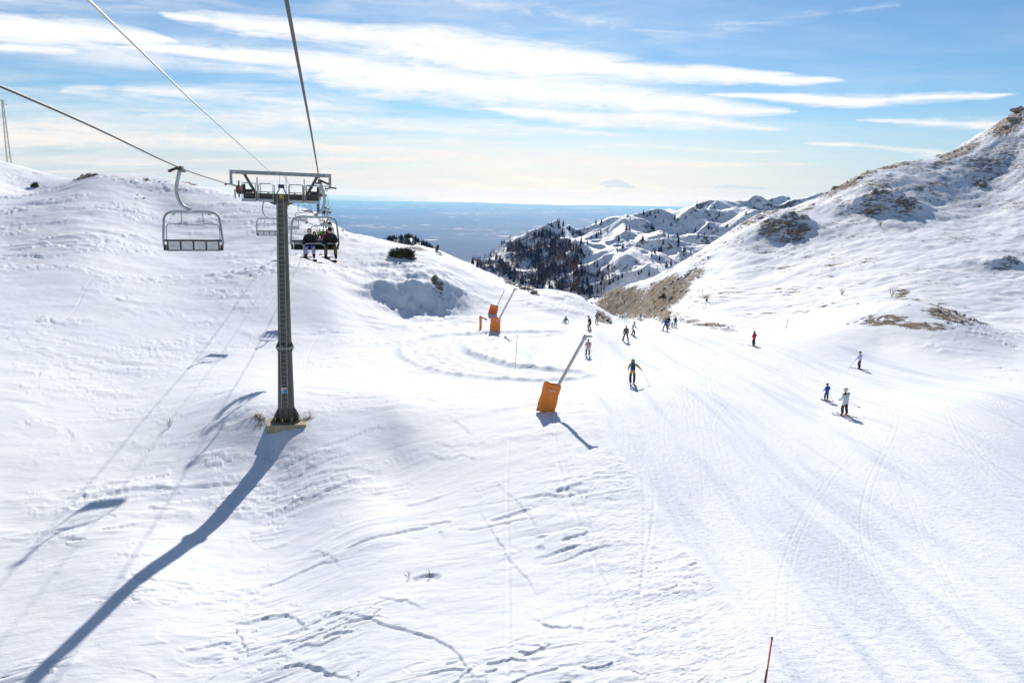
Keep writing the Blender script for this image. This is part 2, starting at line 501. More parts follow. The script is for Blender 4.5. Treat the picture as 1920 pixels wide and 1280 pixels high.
for x0, k, A, L, ph, y0, y1, wd, dp, on in tracks:
    r0, r1 = np.searchsorted(rows, [y0, y1])
    Yr = rows[r0:r1]
    xc = x0 + k * Yr + A * np.sin(2 * math.pi * Yr / L + ph)
    sl = np.sqrt(1 + (k + A * 2 * math.pi / L * np.cos(2 * math.pi * Yr / L + ph)) ** 2)
    fade = (sstep(Yr, y0, y0 + 4) * (1 - sstep(Yr, y1 - 10, y1)))
    wv = np.maximum(wd, Yr * 0.0016)
    Xs = GX[r0:r1]
    for off in ((-0.16, 0.16) if on else (0.0,)):
        d = (Xs - (xc + off)[:, None]) / sl[:, None]
        a = np.abs(d) / wv[:, None]
        prof = np.where(a < 1, -(1 - a * a), 0) + np.where((a >= 1) & (a < 2.2), 0.45 * np.sin(np.clip((a - 1) / 1.2, 0, 1) * math.pi), 0)
        msk = (fade[:, None] * (piste[r0:r1] if on else 1 - 0.7 * piste[r0:r1]))
        DET[r0:r1] += prof * dp * msk
# the snow-cat's turning loop beside the second snow gun
loop = [hit(px, py) for px, py in [(1030, 703), (970, 698), (900, 690), (835, 672), (815, 652), (850, 636), (930, 628), (1010, 626)]]
lp = np.array(loop)[:, :2]
t_ = np.linspace(0, len(lp) - 1, 160)


def cr(p, t):
    i = np.clip(t.astype(int), 0, len(p) - 2)
    f = (t - i)[:, None]
    p0, p1, p2, p3 = p[np.clip(i - 1, 0, None)], p[i], p[i + 1], p[np.clip(i + 2, None, len(p) - 1)]
    return 0.5 * (2 * p1 + (p2 - p0) * f + (2 * p0 - 5 * p1 + 4 * p2 - p3) * f * f + (3 * p1 - p0 - 3 * p2 + p3) * f ** 3)


lc = cr(lp, t_)
r0, r1 = np.searchsorted(rows, [48, 110])
sub = (slice(r0, r1), slice(300, 700))
sx, sy = GX[sub], GY[sub]
dmin_ = np.full(sx.shape, 1e9)
for q_ in lc:
    dmin_ = np.minimum(dmin_, (sx - q_[0]) ** 2 + ((sy - q_[1])) ** 2)
dmin_ = np.sqrt(dmin_)
band = 1 - sstep(dmin_, 2.6, 3.4)
DET[sub] = DET[sub] * (1 - 0.75 * band) + band * (-0.13 + 0.035 * np.sin(dmin_ * 2 * math.pi / 1.3 + 2.5 * fbm(sx * 0.3, sy * 0.3, 2, 309)) + 0.15 * fbm(sx * 0.8, sy * 0.8, 4, 311, 0.6)) + np.exp(-((dmin_ - 3.4) / 0.5) ** 2) * (0.22 + 0.2 * fbm(sx, sy, 2, 313))
piste[sub] = np.maximum(piste[sub], band * 0.6)

# broken edges of wind slab: each a small ledge facing the camera
CRACKS = [
    (0.09, [(480, 1172), (500, 1160), (545, 1157), (570, 1174), (560, 1187)]), (0.08, [(585, 1160), (640, 1152), (700, 1165), (780, 1186), (835, 1205), (868, 1240), (890, 1276)]),
    (0.08, [(958, 1225), (1000, 1224), (1037, 1208)]), (0.09, [(440, 1178), (455, 1205), (466, 1236)]), (0.07, [(0, 940), (30, 942)]), (0.08, [(88, 822), (122, 804), (138, 822), (112, 836)]),
    (0.08, [(590, 842), (640, 826), (700, 802), (722, 806)]), (0.09, [(800, 850), (840, 862), (870, 855), (896, 866)]), (0.09, [(840, 778), (868, 800), (884, 818)]), (0.08, [(330, 862), (400, 856), (440, 870)]),
    (0.07, [(258, 852), (300, 836), (342, 830)]), (0.10, [(520, 1262), (560, 1246), (620, 1262), (662, 1280)]), (0.06, [(580, 1030), (610, 1040), (645, 1064)]), (0.06, [(995, 1160), (1040, 1176), (1098, 1180)]),
    (0.06, [(160, 750), (230, 742), (300, 748)]), (0.06, [(60, 700), (130, 712), (190, 706)]), (0.07, [(380, 905), (440, 898), (478, 912)]), (0.06, [(600, 890), (660, 880), (720, 888)]), (0.07, [(810, 830), (850, 838), (890, 832)]),
    (0.06, [(20, 1010), (90, 1000), (150, 1014)]), (0.06, [(930, 905), (985, 960), (1010, 1000)]), (0.06, [(900, 960), (930, 1010), (965, 1060), (1010, 1110)]), (0.06, [(700, 1120), (760, 1128), (800, 1140)]),
]
for ca_, pl_ in CRACKS:
    w_ = [hit(a, b) for a, b in pl_]
    w_ = np.array([q for q in w_ if q is not None])[:, :2]
    c_ = cr(w_, np.linspace(0, len(w_) - 1.001, 28))
    c_ = c_ + np.stack([fbm(c_[:, 0] * 2.5, c_[:, 1] * 2.5, 3, 331), fbm(c_[:, 0] * 2.5, c_[:, 1] * 2.5, 3, 337)], -1) * np.array([0.12, 0.22])
    i0, i1 = np.searchsorted(rows, [c_[:, 1].min() - 1.2, c_[:, 1].max() + 2.2])
    tb = c_[:, 0] / c_[:, 1]
    j0, j1 = np.searchsorted(cols, [tb.min() - 0.06, tb.max() + 0.06])
    sx, sy = GX[i0:i1, j0:j1], GY[i0:i1, j0:j1]
    best_, sgn_, tt_ = np.full(sx.shape, 1e9), np.zeros(sx.shape), np.zeros(sx.shape)
    for q_ in range(27):
        a, b = c_[q_], c_[q_ + 1]
        d = b - a
        u = np.clip(((sx - a[0]) * d[0] + (sy - a[1]) * d[1]) / (d @ d + 1e-9), 0, 1)
        ex_, ey_ = sx - a[0] - u * d[0], sy - a[1] - u * d[1]
        r_ = np.hypot(ex_, ey_)
        up_ = np.array([-d[1], d[0]]) * (1 if d[0] > 0 else -1)
        m_ = r_ < best_
        best_[m_] = r_[m_]
        sgn_[m_] = (ex_ * up_[0] + ey_ * up_[1])[m_]
        tt_[m_] = ((q_ + u) / 27)[m_]
    env = 0.72 * np.clip(np.sin(np.clip(tt_, 0, 1) * math.pi), 0, 1) ** 0.5 * (0.55 + 0.6 * np.abs(fbm(sx * 1.3, sy * 1.3, 2, 341)) * 2)
    DET[i0:i1, j0:j1] += ca_ * env * np.where(sgn_ > 0, np.exp(-best_ / 0.55), -0.35 * np.exp(-best_ / 0.10))
# small hollow melted round some twigs in the foreground
k_ = hit(797, 1083)
e_ = ((GX - k_[0]) / 0.62) ** 2 + ((GY - k_[1]) / 0.42) ** 2 + 0.5 * fbm(GX * 2.2, GY * 3.0, 3, 321)
DET -= 0.10 * (1 - sstep(e_, 0.35, 1.05))
# ------------------------------------------------------------------ bare rock showing through
QX, QY = project(GX, GY, GZ)
ROCK = np.zeros_like(GZ)
ROCKS = [  # centre px, py, radii, tilt (deg, + falls to the right), strength, distance range
    (1180, 568, 74, 34, 12, 1.15, 150, 330), (1150, 572, 40, 26, 0, 1.1, 180, 330), (1245, 552, 60, 30, -30, 1.3, 150, 330), (1300, 515, 30, 14, -32, 0.9, 150, 330), (1240, 590, 26, 18, 20, 1.0, 120, 260),
    (1465, 425, 60, 26, -28, 0.72, 200, 320), (1490, 440, 34, 28, -20, 0.72, 200, 320), (1430, 405, 80, 9, -27, 0.7, 200, 330), (1640, 392, 36, 22, -20, 0.72, 200, 330), (1700, 392, 42, 16, -15, 0.65, 200, 330),
    (1590, 340, 80, 14, -27, 0.85, 250, 360), (1690, 306, 90, 7, -12, 0.8, 250, 370), (1790, 290, 70, 12, -25, 0.75, 250, 400), (1895, 228, 60, 26, -35, 0.9, 300, 430), (1860, 300, 90, 26, -25, 0.55, 250, 400),
    (1840, 345, 16, 8, 0, 0.9, 250, 400), (1745, 350, 60, 14, -20, 0.45, 250, 400), (1890, 500, 40, 12, -25, 0.6, 150, 260), (1690, 552, 20, 10, -30, 0.7, 120, 200), (1790, 590, 75, 18, 12, 0.85, 85, 112),
    (1655, 600, 55, 11, -6, 0.85, 85, 112), (1730, 612, 60, 9, 6, 0.6, 85, 112), (1270, 595, 50, 10, 12, 0.55, 110, 200), (1340, 612, 50, 7, 8, 0.6, 105, 180), (1330, 560, 60, 22, -20, 0.35, 130, 250), (1560, 500, 60, 20, -20, 0.25, 130, 280),
    (985, 541, 22, 6, 25, 1.0, 120, 170), (1000, 548, 12, 7, 40, 1.0, 120, 170), (955, 528, 14, 5, 25, 1.0, 120, 175), (1100, 560, 14, 4, 15, 0.8, 120, 170), (1128, 595, 16, 10, 50, 0.9, 105, 170), (1140, 600, 12, 8, 40, 0.9, 105, 170),
    (815, 545, 8, 9, 30, 0.8, 95, 140), (825, 556, 8, 5, 30, 0.7, 95, 140), (640, 425, 8, 3, 40, 0.9, 120, 170), (780, 466, 26, 3, 8, 0.7, 130, 170), (825, 475, 10, 4, 30, 0.6, 130, 170),
    (160, 333, 30, 4, -14, 1.0, 130, 250), (275, 338, 12, 3, 5, 0.9, 130, 250), (320, 355, 40, 4, 6, 0.6, 120, 250), (65, 307, 26, 4, 22, 1.1, 200, 310), (86, 311, 12, 4, 25, 1.1, 200, 310), (360, 345, 26, 3, 10, 0.6, 120, 250), (270, 371, 20, 3, -5, 0.5, 110, 250),
    (600, 412, 20, 4, 28, 0.8, 120, 215), (580, 395, 14, 3, 28, 0.7, 120, 215),
]
for px, py, a, b, tl, st, d0, d1 in ROCKS:
    t = math.radians(tl)
    u = ((QX - px) * math.cos(t) + (QY - py) * math.sin(t)) / a
    v = (-(QX - px) * math.sin(t) + (QY - py) * math.cos(t)) / b
    m = st * np.clip(1.25 - (u * u + v * v), 0, 1) * ((GY > d0) & (GY < d1))
    ROCK = np.maximum(ROCK, m)
scat = mnt * sstep(QY, 480, 330) * (GY > 180) * np.clip(0.24 + 0.75 * fbm(GX / 30 + GY / 60, GY / 30, 3, 441), 0, 0.62)
low = mnt * (GY > 125) * np.clip(0.10 + 0.55 * fbm(GX / 14, GY / 18, 3, 443), 0, 0.40)
ROCK = np.maximum(ROCK, np.maximum(scat, low))
rn = fbm(GX / 2.4 + GY / 4.0, GZ / 1.5 + GY / 11, 4, 401, 0.6)
solid = ROCK * np.clip(0.55 + rn, 0, 1.3)
DET += sstep(solid, 0.3, 0.75) * np.abs(fbm(GX / 2.2, GY / 2.6 + GZ / 2, 3, 409)) * 1.5 * np.clip(GY / 180, 0.4, 1.5)
for px_, py_, hh_, sg_ in ((1482, 438, 6.5, 10.0), (1640, 392, 5.5, 10.0), (1706, 394, 4.0, 9.0), (1890, 505, 3.0, 7.0)):   # knobs of rock that throw shade down the flank
    k_ = hit(px_, py_)
    DET += hh_ * np.exp(-(((GX - k_[0]) / sg_) ** 2 + ((GY - k_[1] - 4) / (sg_ * 0.8)) ** 2)) * (0.8 + 0.5 * fbm(GX / 5, GY / 5, 3, 431))
GZ = GZ + DET


def set_attr(me, name, data):
    at_ = me.attributes.new(name, 'FLOAT', 'POINT')
    at_.data.foreach_set('value', np.ascontiguousarray(data, dtype=np.float32).ravel())


def grid_mesh(name, X, Y, Z):
    nr, nc = X.shape
    me = bpy.data.meshes.new(name)
    co = np.stack([X, Y, Z], -1).reshape(-1, 3).astype(np.float32)
    i = np.arange((nr - 1) * nc).reshape(nr - 1, nc)[:, :-1].ravel()
    quads = np.stack([i, i + 1, i + 1 + nc, i + nc], -1).astype(np.int32)
    me.vertices.add(len(co))
    me.vertices.foreach_set('co', co.ravel())
    me.loops.add(quads.size)
    me.loops.foreach_set('vertex_index', quads.ravel())
    me.polygons.add(len(quads))
    me.polygons.foreach_set('loop_start', np.arange(0, quads.size, 4, dtype=np.int32))
    me.polygons.foreach_set('loop_total', np.full(len(quads), 4, dtype=np.int32))
    me.update(calc_edges=True)
    me.polygons.foreach_set('use_smooth', np.ones(len(quads), dtype=bool))
    return me


def principled(name, color=(0.8, 0.8, 0.8), rough=0.6, metal=0.0, spec=0.5):
    m = bpy.data.materials.new(name)
    m.use_nodes = True
    b = m.node_tree.nodes['Principled BSDF']
    b.inputs['Base Color'].default_value = (*color, 1)
    b.inputs['Roughness'].default_value = rough
    b.inputs['Metallic'].default_value = metal
    b.inputs['Specular IOR Level'].default_value = spec
    return m, NT(m.node_tree), b


def rock_color(t, pos):
    a = t.noise(pos, 0.35, 5.0, 0.6)
    b = t.noise(pos, 2.2, 4.0, 0.6)
    c = t.mix(t.smooth(a, 0.35, 0.65), (0.40, 0.33, 0.245, 1), (0.28, 0.215, 0.145, 1))
    c = t.mix(t.math('MULTIPLY', t.smooth(b, 0.45, 0.7), 0.6), c, (0.13, 0.085, 0.05, 1))
    return t.mix(t.math('MULTIPLY', t.smooth(t.noise(pos, 0.9, 3.0), 0.55, 0.75), 0.5), c, (0.36, 0.33, 0.28, 1))


def snow_material():
    m, t, b = principled('snow_cover', (0.86, 0.87, 0.885), 0.75, 0, 0.05)
    geo = t.n('ShaderNodeNewGeometry')
    pos = geo.outputs['Position']
    rock = t.n('ShaderNodeAttribute', attribute_name='rock').outputs['Fac']
    pst = t.n('ShaderNodeAttribute', attribute_name='piste').outputs['Fac']
    streak = t.n('ShaderNodeMapping')
    streak.inputs['Rotation'].default_value = (0.0, 0.5, 0.5)
    streak.inputs['Scale'].default_value = (0.42, 0.8, 2.0)
    t.link(pos, streak.inputs[0])
    n1 = t.noise(streak.outputs[0], 1.0, 8.0, 0.68, 0.3)
    n2 = t.noise(streak.outputs[0], 0.22, 3.0, 0.5)
    f = t.math('ADD', t.math('MULTIPLY', rock, 0.62), t.math('ADD', t.math('MULTIPLY', t.math('SUBTRACT', n1, 0.5), 2.4), t.math('MULTIPLY', t.math('SUBTRACT', n2, 0.5), 0.9)))
    mask = t.math('MULTIPLY', t.smooth(f, 0.36, 0.42), t.smooth(rock, 0.05, 0.2))
    tint = t.noise(pos, 0.05, 4.0, 0.5)
    snow = t.mix(t.smooth(tint, 0.35, 0.65), (0.85, 0.86, 0.885, 1), (0.885, 0.885, 0.89, 1))
    # wind-packed crust and groomed snow are a touch greyer than fresh drift
    snow = t.mix(t.math('MULTIPLY', pst, 0.5), snow, (0.845, 0.855, 0.885, 1))
    # scraped, icier streaks where skiers have brushed the loose snow off the piste
    scr = t.n('ShaderNodeMapping')
    scr.inputs['Rotation'].default_value = (0, 0, 0.30)
    scr.inputs['Scale'].default_value = (0.55, 0.045, 0.1)
    t.link(pos, scr.inputs[0])
    sc1 = t.smooth(t.noise(scr.outputs[0], 1.0, 6.0, 0.65, 0.6), 0.46, 0.66)
    sc2 = t.smooth(t.noise(pos, 0.45, 5.0, 0.7, 0.5), 0.52, 0.70)
    icy = t.math('MULTIPLY', t.math('MAXIMUM', sc1, t.math('MULTIPLY', sc2, 0.5)), t.math('MULTIPLY', pst, 0.75))
    snow = t.mix(icy, snow, (0.63, 0.67, 0.745, 1))
    specks = t.math('MULTIPLY', t.smooth(t.noise(pos, 5.5, 2.0, 0.5), 0.735, 0.78), t.math('MULTIPLY', pst, 0.30))
    snow = t.mix(specks, snow, (0.55, 0.58, 0.66, 1))
    t.link(t.mix(mask, snow, rock_color(t, pos)), b.inputs['Base Color'])
    t.link(t.lin(mask, 0, 1, 0.75, 0.9), b.inputs['Roughness'])
    # fine relief: grain, ripples, groomer's corduroy along the fall line
    rip = t.n('ShaderNodeMapping')
    rip.inputs['Scale'].default_value = (1.0, 2.4, 1.0)
    t.link(pos, rip.inputs[0])
    g1 = t.noise(rip.outputs[0], 1.6, 6.0, 0.66, 0.4)
    g2 = t.noise(pos, 26.0, 3.0, 0.6)
    cord = t.n('ShaderNodeMapping')
    cord.inputs['Rotation'].default_value = (0, 0, 0.137)
    cord.inputs['Scale'].default_value = (3.4, 0.22, 0.4)
    t.link(pos, cord.inputs[0])
    g3 = t.noise(cord.outputs[0], 1.0, 5.0, 0.65)
    g4 = t.noise(pos, 9.0, 2.0, 0.5)
    off = t.math('ADD', t.math('MULTIPLY', g1, 0.028), t.math('MULTIPLY', g2, 0.006))
    on = t.math('ADD', t.math('MULTIPLY', g3, 0.075), t.math('ADD', t.math('MULTIPLY', g2, 0.006), t.math('MULTIPLY', g4, 0.020)))
    h = t.math('ADD', t.math('MULTIPLY', off, t.math('SUBTRACT', 1.0, pst)), t.math('MULTIPLY', on, pst))
    h = t.math('ADD', h, t.math('MULTIPLY', mask, t.math('MULTIPLY', t.noise(pos, 1.3, 6.0, 0.7), 0.5)))
    bump = t.n('ShaderNodeBump')
    bump.inputs['Strength'].default_value = 1.0
    bump.inputs['Distance'].default_value = 1.0
    t.link(h, bump.inputs['Height'])
    t.link(bump.outputs[0], b.inputs['Normal'])
    return m


SNOW = snow_material()
me_ = grid_mesh('snow_slope', GX, GY, GZ)
set_attr(me_, 'rock', ROCK)
set_attr(me_, 'piste', piste)
me_.materials.append(SNOW)
slope = bpy.data.objects.new('snow_slope', me_)
COL.objects.link(slope)
slope['kind'] = 'structure'
slope['label'] = 'snow covered slopes with groomed piste, wind crust and rocky mountain flank'

# ------------------------------------------------------------------ wooded ridge beyond the gap
RC = []


def RP(px, py, D):
    RC.append(at(px, py, D))


for a_ in [(880, 505, 1250), (900, 498, 1230), (940, 487, 1210), (1000, 462, 1180), (1050, 446, 1150), (1080, 451, 1150), (1130, 436, 1160), (1200, 423, 1180), (1260, 418, 1200), (1330, 404, 1230), (1400, 396, 1260), (1440, 383, 1290), (1490, 386, 1300),
           (1560, 380, 1330), (1700, 390, 1350),
           (900, 525, 980), (950, 545, 850), (1000, 560, 760), (1050, 575, 690), (1120, 590, 640), (1200, 560, 690), (1000, 510, 960), (1060, 500, 930), (1100, 520, 820), (1150, 470, 980), (1150, 520, 780), (1200, 500, 820), (1230, 455, 1000), (1300, 440, 1030), (1350, 450, 950), (1400, 420, 1080), (1300, 480, 880), (1450, 420, 1100), (1600, 450, 1000),
           (880, 560, 1400), (1000, 520, 1400), (1100, 500, 1400), (1250, 470, 1420), (1400, 440, 1500), (1500, 430, 1520), (1700, 430, 1560), (860, 600, 800), (900, 620, 650), (1050, 640, 550), (1250, 620, 560), (1500, 560, 700), (820, 560, 1100)]:
    RP(*a_)
RC = np.array(RC)
_u, _v = np.arctan2(RC[:, 0], RC[:, 1]) * 3, np.log(RC[:, 1]) * 2
_m = len(RC)
_B = np.zeros((_m + 3, _m + 3))
_B[:_m, :_m] = _kern((_u[:, None] - _u) ** 2 + (_v[:, None] - _v) ** 2) + np.eye(_m) * 1e-4
_B[:_m, _m], _B[:_m, _m + 1], _B[:_m, _m + 2] = 1, _u, _v
_B[_m:, :_m] = _B[:_m, _m:].T
_s2 = np.linalg.solve(_B, np.concatenate([RC[:, 2], np.zeros(3)]))


def ridge_height(X, Y):
    u, v = np.arctan2(X, Y) * 3, np.log(Y) * 2
    out = _s2[_m] + _s2[_m + 1] * u + _s2[_m + 2] * v
    for i in range(_m):
        out = out + _s2[i] * _kern((u - _u[i]) ** 2 + (v - _v[i]) ** 2)
    knob = np.abs(fbm(X / 130, Y / 110, 2, 503))
    out = out + (0.28 - knob) * 62 * 0.8 + fbm(X / 26, Y / 20, 4, 507) * 3.5 + (0.25 - np.abs(fbm(X / 55, Y / 40, 2, 511))) * 7 + (0.25 - np.abs(fbm(X / 210 + 0.3, Y / 170, 2, 517))) * 52
    return out


ry_ = np.exp(np.linspace(math.log(560), math.log(1560), 420))
rc_ = np.linspace(-0.10, 0.62, 460)
RY = np.repeat(ry_[:, None], len(rc_), 1)
RX = RY * rc_[None, :]
RZ = ridge_height(RX, RY)
gy_, gx_ = np.gradient(RZ)
me_ = grid_mesh('far_ridge', RX, RY, RZ)
dzy = np.gradient(RZ, axis=0) / np.gradient(RY, axis=0)
rq = sstep(dzy, 0.38, 0.85) * np.clip(0.7 + fbm(RX / 30, RY / 30, 3, 521), 0, 1.2) * 0.7
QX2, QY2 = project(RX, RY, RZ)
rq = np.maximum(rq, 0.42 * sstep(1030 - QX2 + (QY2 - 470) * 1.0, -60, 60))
set_attr(me_, 'rock', rq)
set_attr(me_, 'piste', np.zeros_like(RZ))


def ridge_material():
    m, t, b = principled('ridge_snow', (0.85, 0.86, 0.885), 0.6, 0, 0.3)
    pos = t.n('ShaderNodeNewGeometry').outputs['Position']
    rock = t.n('ShaderNodeAttribute', attribute_name='rock').outputs['Fac']
    n1 = t.noise(pos, 0.16, 6.0, 0.65)
    f = t.math('ADD', t.math('MULTIPLY', rock, 0.6), t.math('MULTIPLY', t.math('SUBTRACT', n1, 0.5), 1.8))
    mask = t.math('MULTIPLY', t.smooth(f, 0.30, 0.5), t.smooth(rock, 0.1, 0.3))
    c = t.mix(t.smooth(t.noise(pos, 0.08, 4.0), 0.4, 0.6), (0.12, 0.095, 0.07, 1), (0.20, 0.17, 0.13, 1))
    t.link(t.mix(mask, (0.85, 0.86, 0.885, 1), c), b.inputs['Base Color'])
    bump = t.n('ShaderNodeBump')
    bump.inputs['Distance'].default_value = 1.0
    t.link(t.math('MULTIPLY', t.noise(pos, 0.22, 6.0, 0.65), 2.5), bump.inputs['Height'])
    t.link(bump.outputs[0], b.inputs['Normal'])
    return m


me_.materials.append(ridge_material())
ridge = bpy.data.objects.new('far_ridge_hill', me_)
COL.objects.link(ridge)
ridge['kind'] = 'structure'
ridge['label'] = 'far rocky snow ridge with scattered conifers beyond the gap'

# ------------------------------------------------------------------ plain and sea far below
PLAIN_Z, COAST, SEA_END = -1150.0, 92000.0, 176000.0


def disc_sheet(name, r0, r1, z, n_ring=26, n_seg=96, a0=-80, a1=80, wob=0.0):
    rr = np.exp(np.linspace(math.log(r0), math.log(r1), n_ring))
    aa = np.radians(np.linspace(a0, a1, n_seg))
    R, A = np.meshgrid(rr, aa, indexing='ij')
    X, Y = R * np.sin(A), R * np.cos(A)
    if wob:
        k = np.linspace(0, 1, n_ring)[:, None] ** 6
        s = 1 + k * wob * fbm(aa[None, :] * 9, aa[None, :] * 0 + 3.3, 4, 603)
        X, Y = X * s, Y * s
    return grid_mesh(name, X, Y, np.full_like(X, z))


def plain_material():
    m, t, b = principled('plain_land', (0.06, 0.07, 0.06), 0.9, 0, 0.1)
    pos = t.n('ShaderNodeNewGeometry').outputs['Position']
    a = t.noise(pos, 0.00035, 5.0, 0.6)
    vor = t.n('ShaderNodeTexVoronoi', feature='F1')
    t.link(pos, vor.inputs['Vector'])
    vor.inputs['Scale'].default_value = 0.0022
    c = t.mix(t.smooth(a, 0.35, 0.65), (0.010, 0.018, 0.018, 1), (0.085, 0.085, 0.070, 1))
    c = t.mix(0.35, c, t.mix(1.0, vor.outputs['Color'], (0.07, 0.07, 0.06, 1), 'MULTIPLY'))
    towns = t.smooth(t.noise(pos, 0.00016, 4.0, 0.6), 0.50, 0.66)
    roofs = t.smooth(t.noise(pos, 0.0028, 3.0, 0.7), 0.52, 0.64)
    sp_ = t.n('ShaderNodeTexVoronoi', feature='F1')
    t.link(pos, sp_.inputs['Vector'])
    sp_.inputs['Scale'].default_value = 0.0007
    glint = t.smooth(sp_.outputs['Distance'], 0.20, 0.08)  # sun glinting off greenhouses, painted as pale spots in the base colour
    sel = t.math('GREATER_THAN', t.n('ShaderNodeSeparateColor').outputs[0], 0.5)
    sc_ = t.n('ShaderNodeSeparateColor')
    t.link(sp_.outputs['Color'], sc_.inputs[0])
    sel = t.smooth(sc_.outputs[0], 0.50, 0.60)
    bright = t.math('MAXIMUM', t.math('MULTIPLY', towns, roofs), t.math('MULTIPLY', glint, sel))
    t.link(t.mix(bright, c, (0.85, 0.80, 0.74, 1)), b.inputs['Base Color'])
    return m


me_ = disc_sheet('plain', 2500, COAST, PLAIN_Z, wob=0.10)
me_.materials.append(plain_material())
o_plain = bpy.data.objects.new('plain_ground', me_)
COL.objects.link(o_plain)
o_plain['kind'] = 'structure'
o_plain['label'] = 'wide hazy blue plain far below with bright specks of towns and painted sun glints'
m_, t_n, b_ = principled('sea_water', (0.02, 0.05, 0.07), 0.22, 0, 0.6)
me_ = disc_sheet('sea', COAST * 0.82, SEA_END, PLAIN_Z - 4, 20, 96)
me_.materials.append(m_)
o_sea = bpy.data.objects.new('sea_water', me_)
COL.objects.link(o_sea)
o_sea['kind'] = 'structure'
o_sea['label'] = 'bright strip of sea along the horizon'

# ------------------------------------------------------------------ the air
HZ_TOP = max(float(GZ.max()), 90.0) + 30
me_ = bpy.data.meshes.new('haze')
bm = bmesh.new()
bmesh.ops.create_cube(bm, size=1.0)
for v in bm.verts:
    v.co = (v.co.x * 400000, v.co.y * 400000, (PLAIN_Z - 6) if v.co.z < 0 else HZ_TOP)
bm.to_mesh(me_)
bm.free()
m_ = bpy.data.materials.new('haze_air')
m_.use_nodes = True
m_.node_tree.nodes.clear()
hv = m_.node_tree.nodes.new('ShaderNodeVolumePrincipled')
hv.inputs['Color'].default_value = (0.07, 0.38, 1.0, 1)
hv.inputs['Absorption Color'].default_value = (1, 1, 1, 1)
hv.inputs['Density'].default_value = 3.2e-5
hv.inputs['Anisotropy'].default_value = 0.2
ho = m_.node_tree.nodes.new('ShaderNodeOutputMaterial')
m_.node_tree.links.new(hv.outputs[0], ho.inputs['Volume'])
me_.materials.append(m_)
haze = bpy.data.objects.new('haze', me_)
COL.objects.link(haze)
haze['kind'] = 'stuff'
haze['label'] = 'blue haze in the air over the plain'

# ------------------------------------------------------------------ building kit
def tag(o, label=None, cat=None, group=None, kind=None):
    if label: o['label'] = label
    if cat: o['category'] = cat
    if group: o['group'] = group
    if kind: o['kind'] = kind
    return o


def empty(name, loc=(0, 0, 0), rz=0.0):
    o = bpy.data.objects.new(name, None)
    o.empty_display_size = 0.2
    COL.objects.link(o)
    o.location = loc
    o.rotation_euler = (0, 0, rz)
    return o


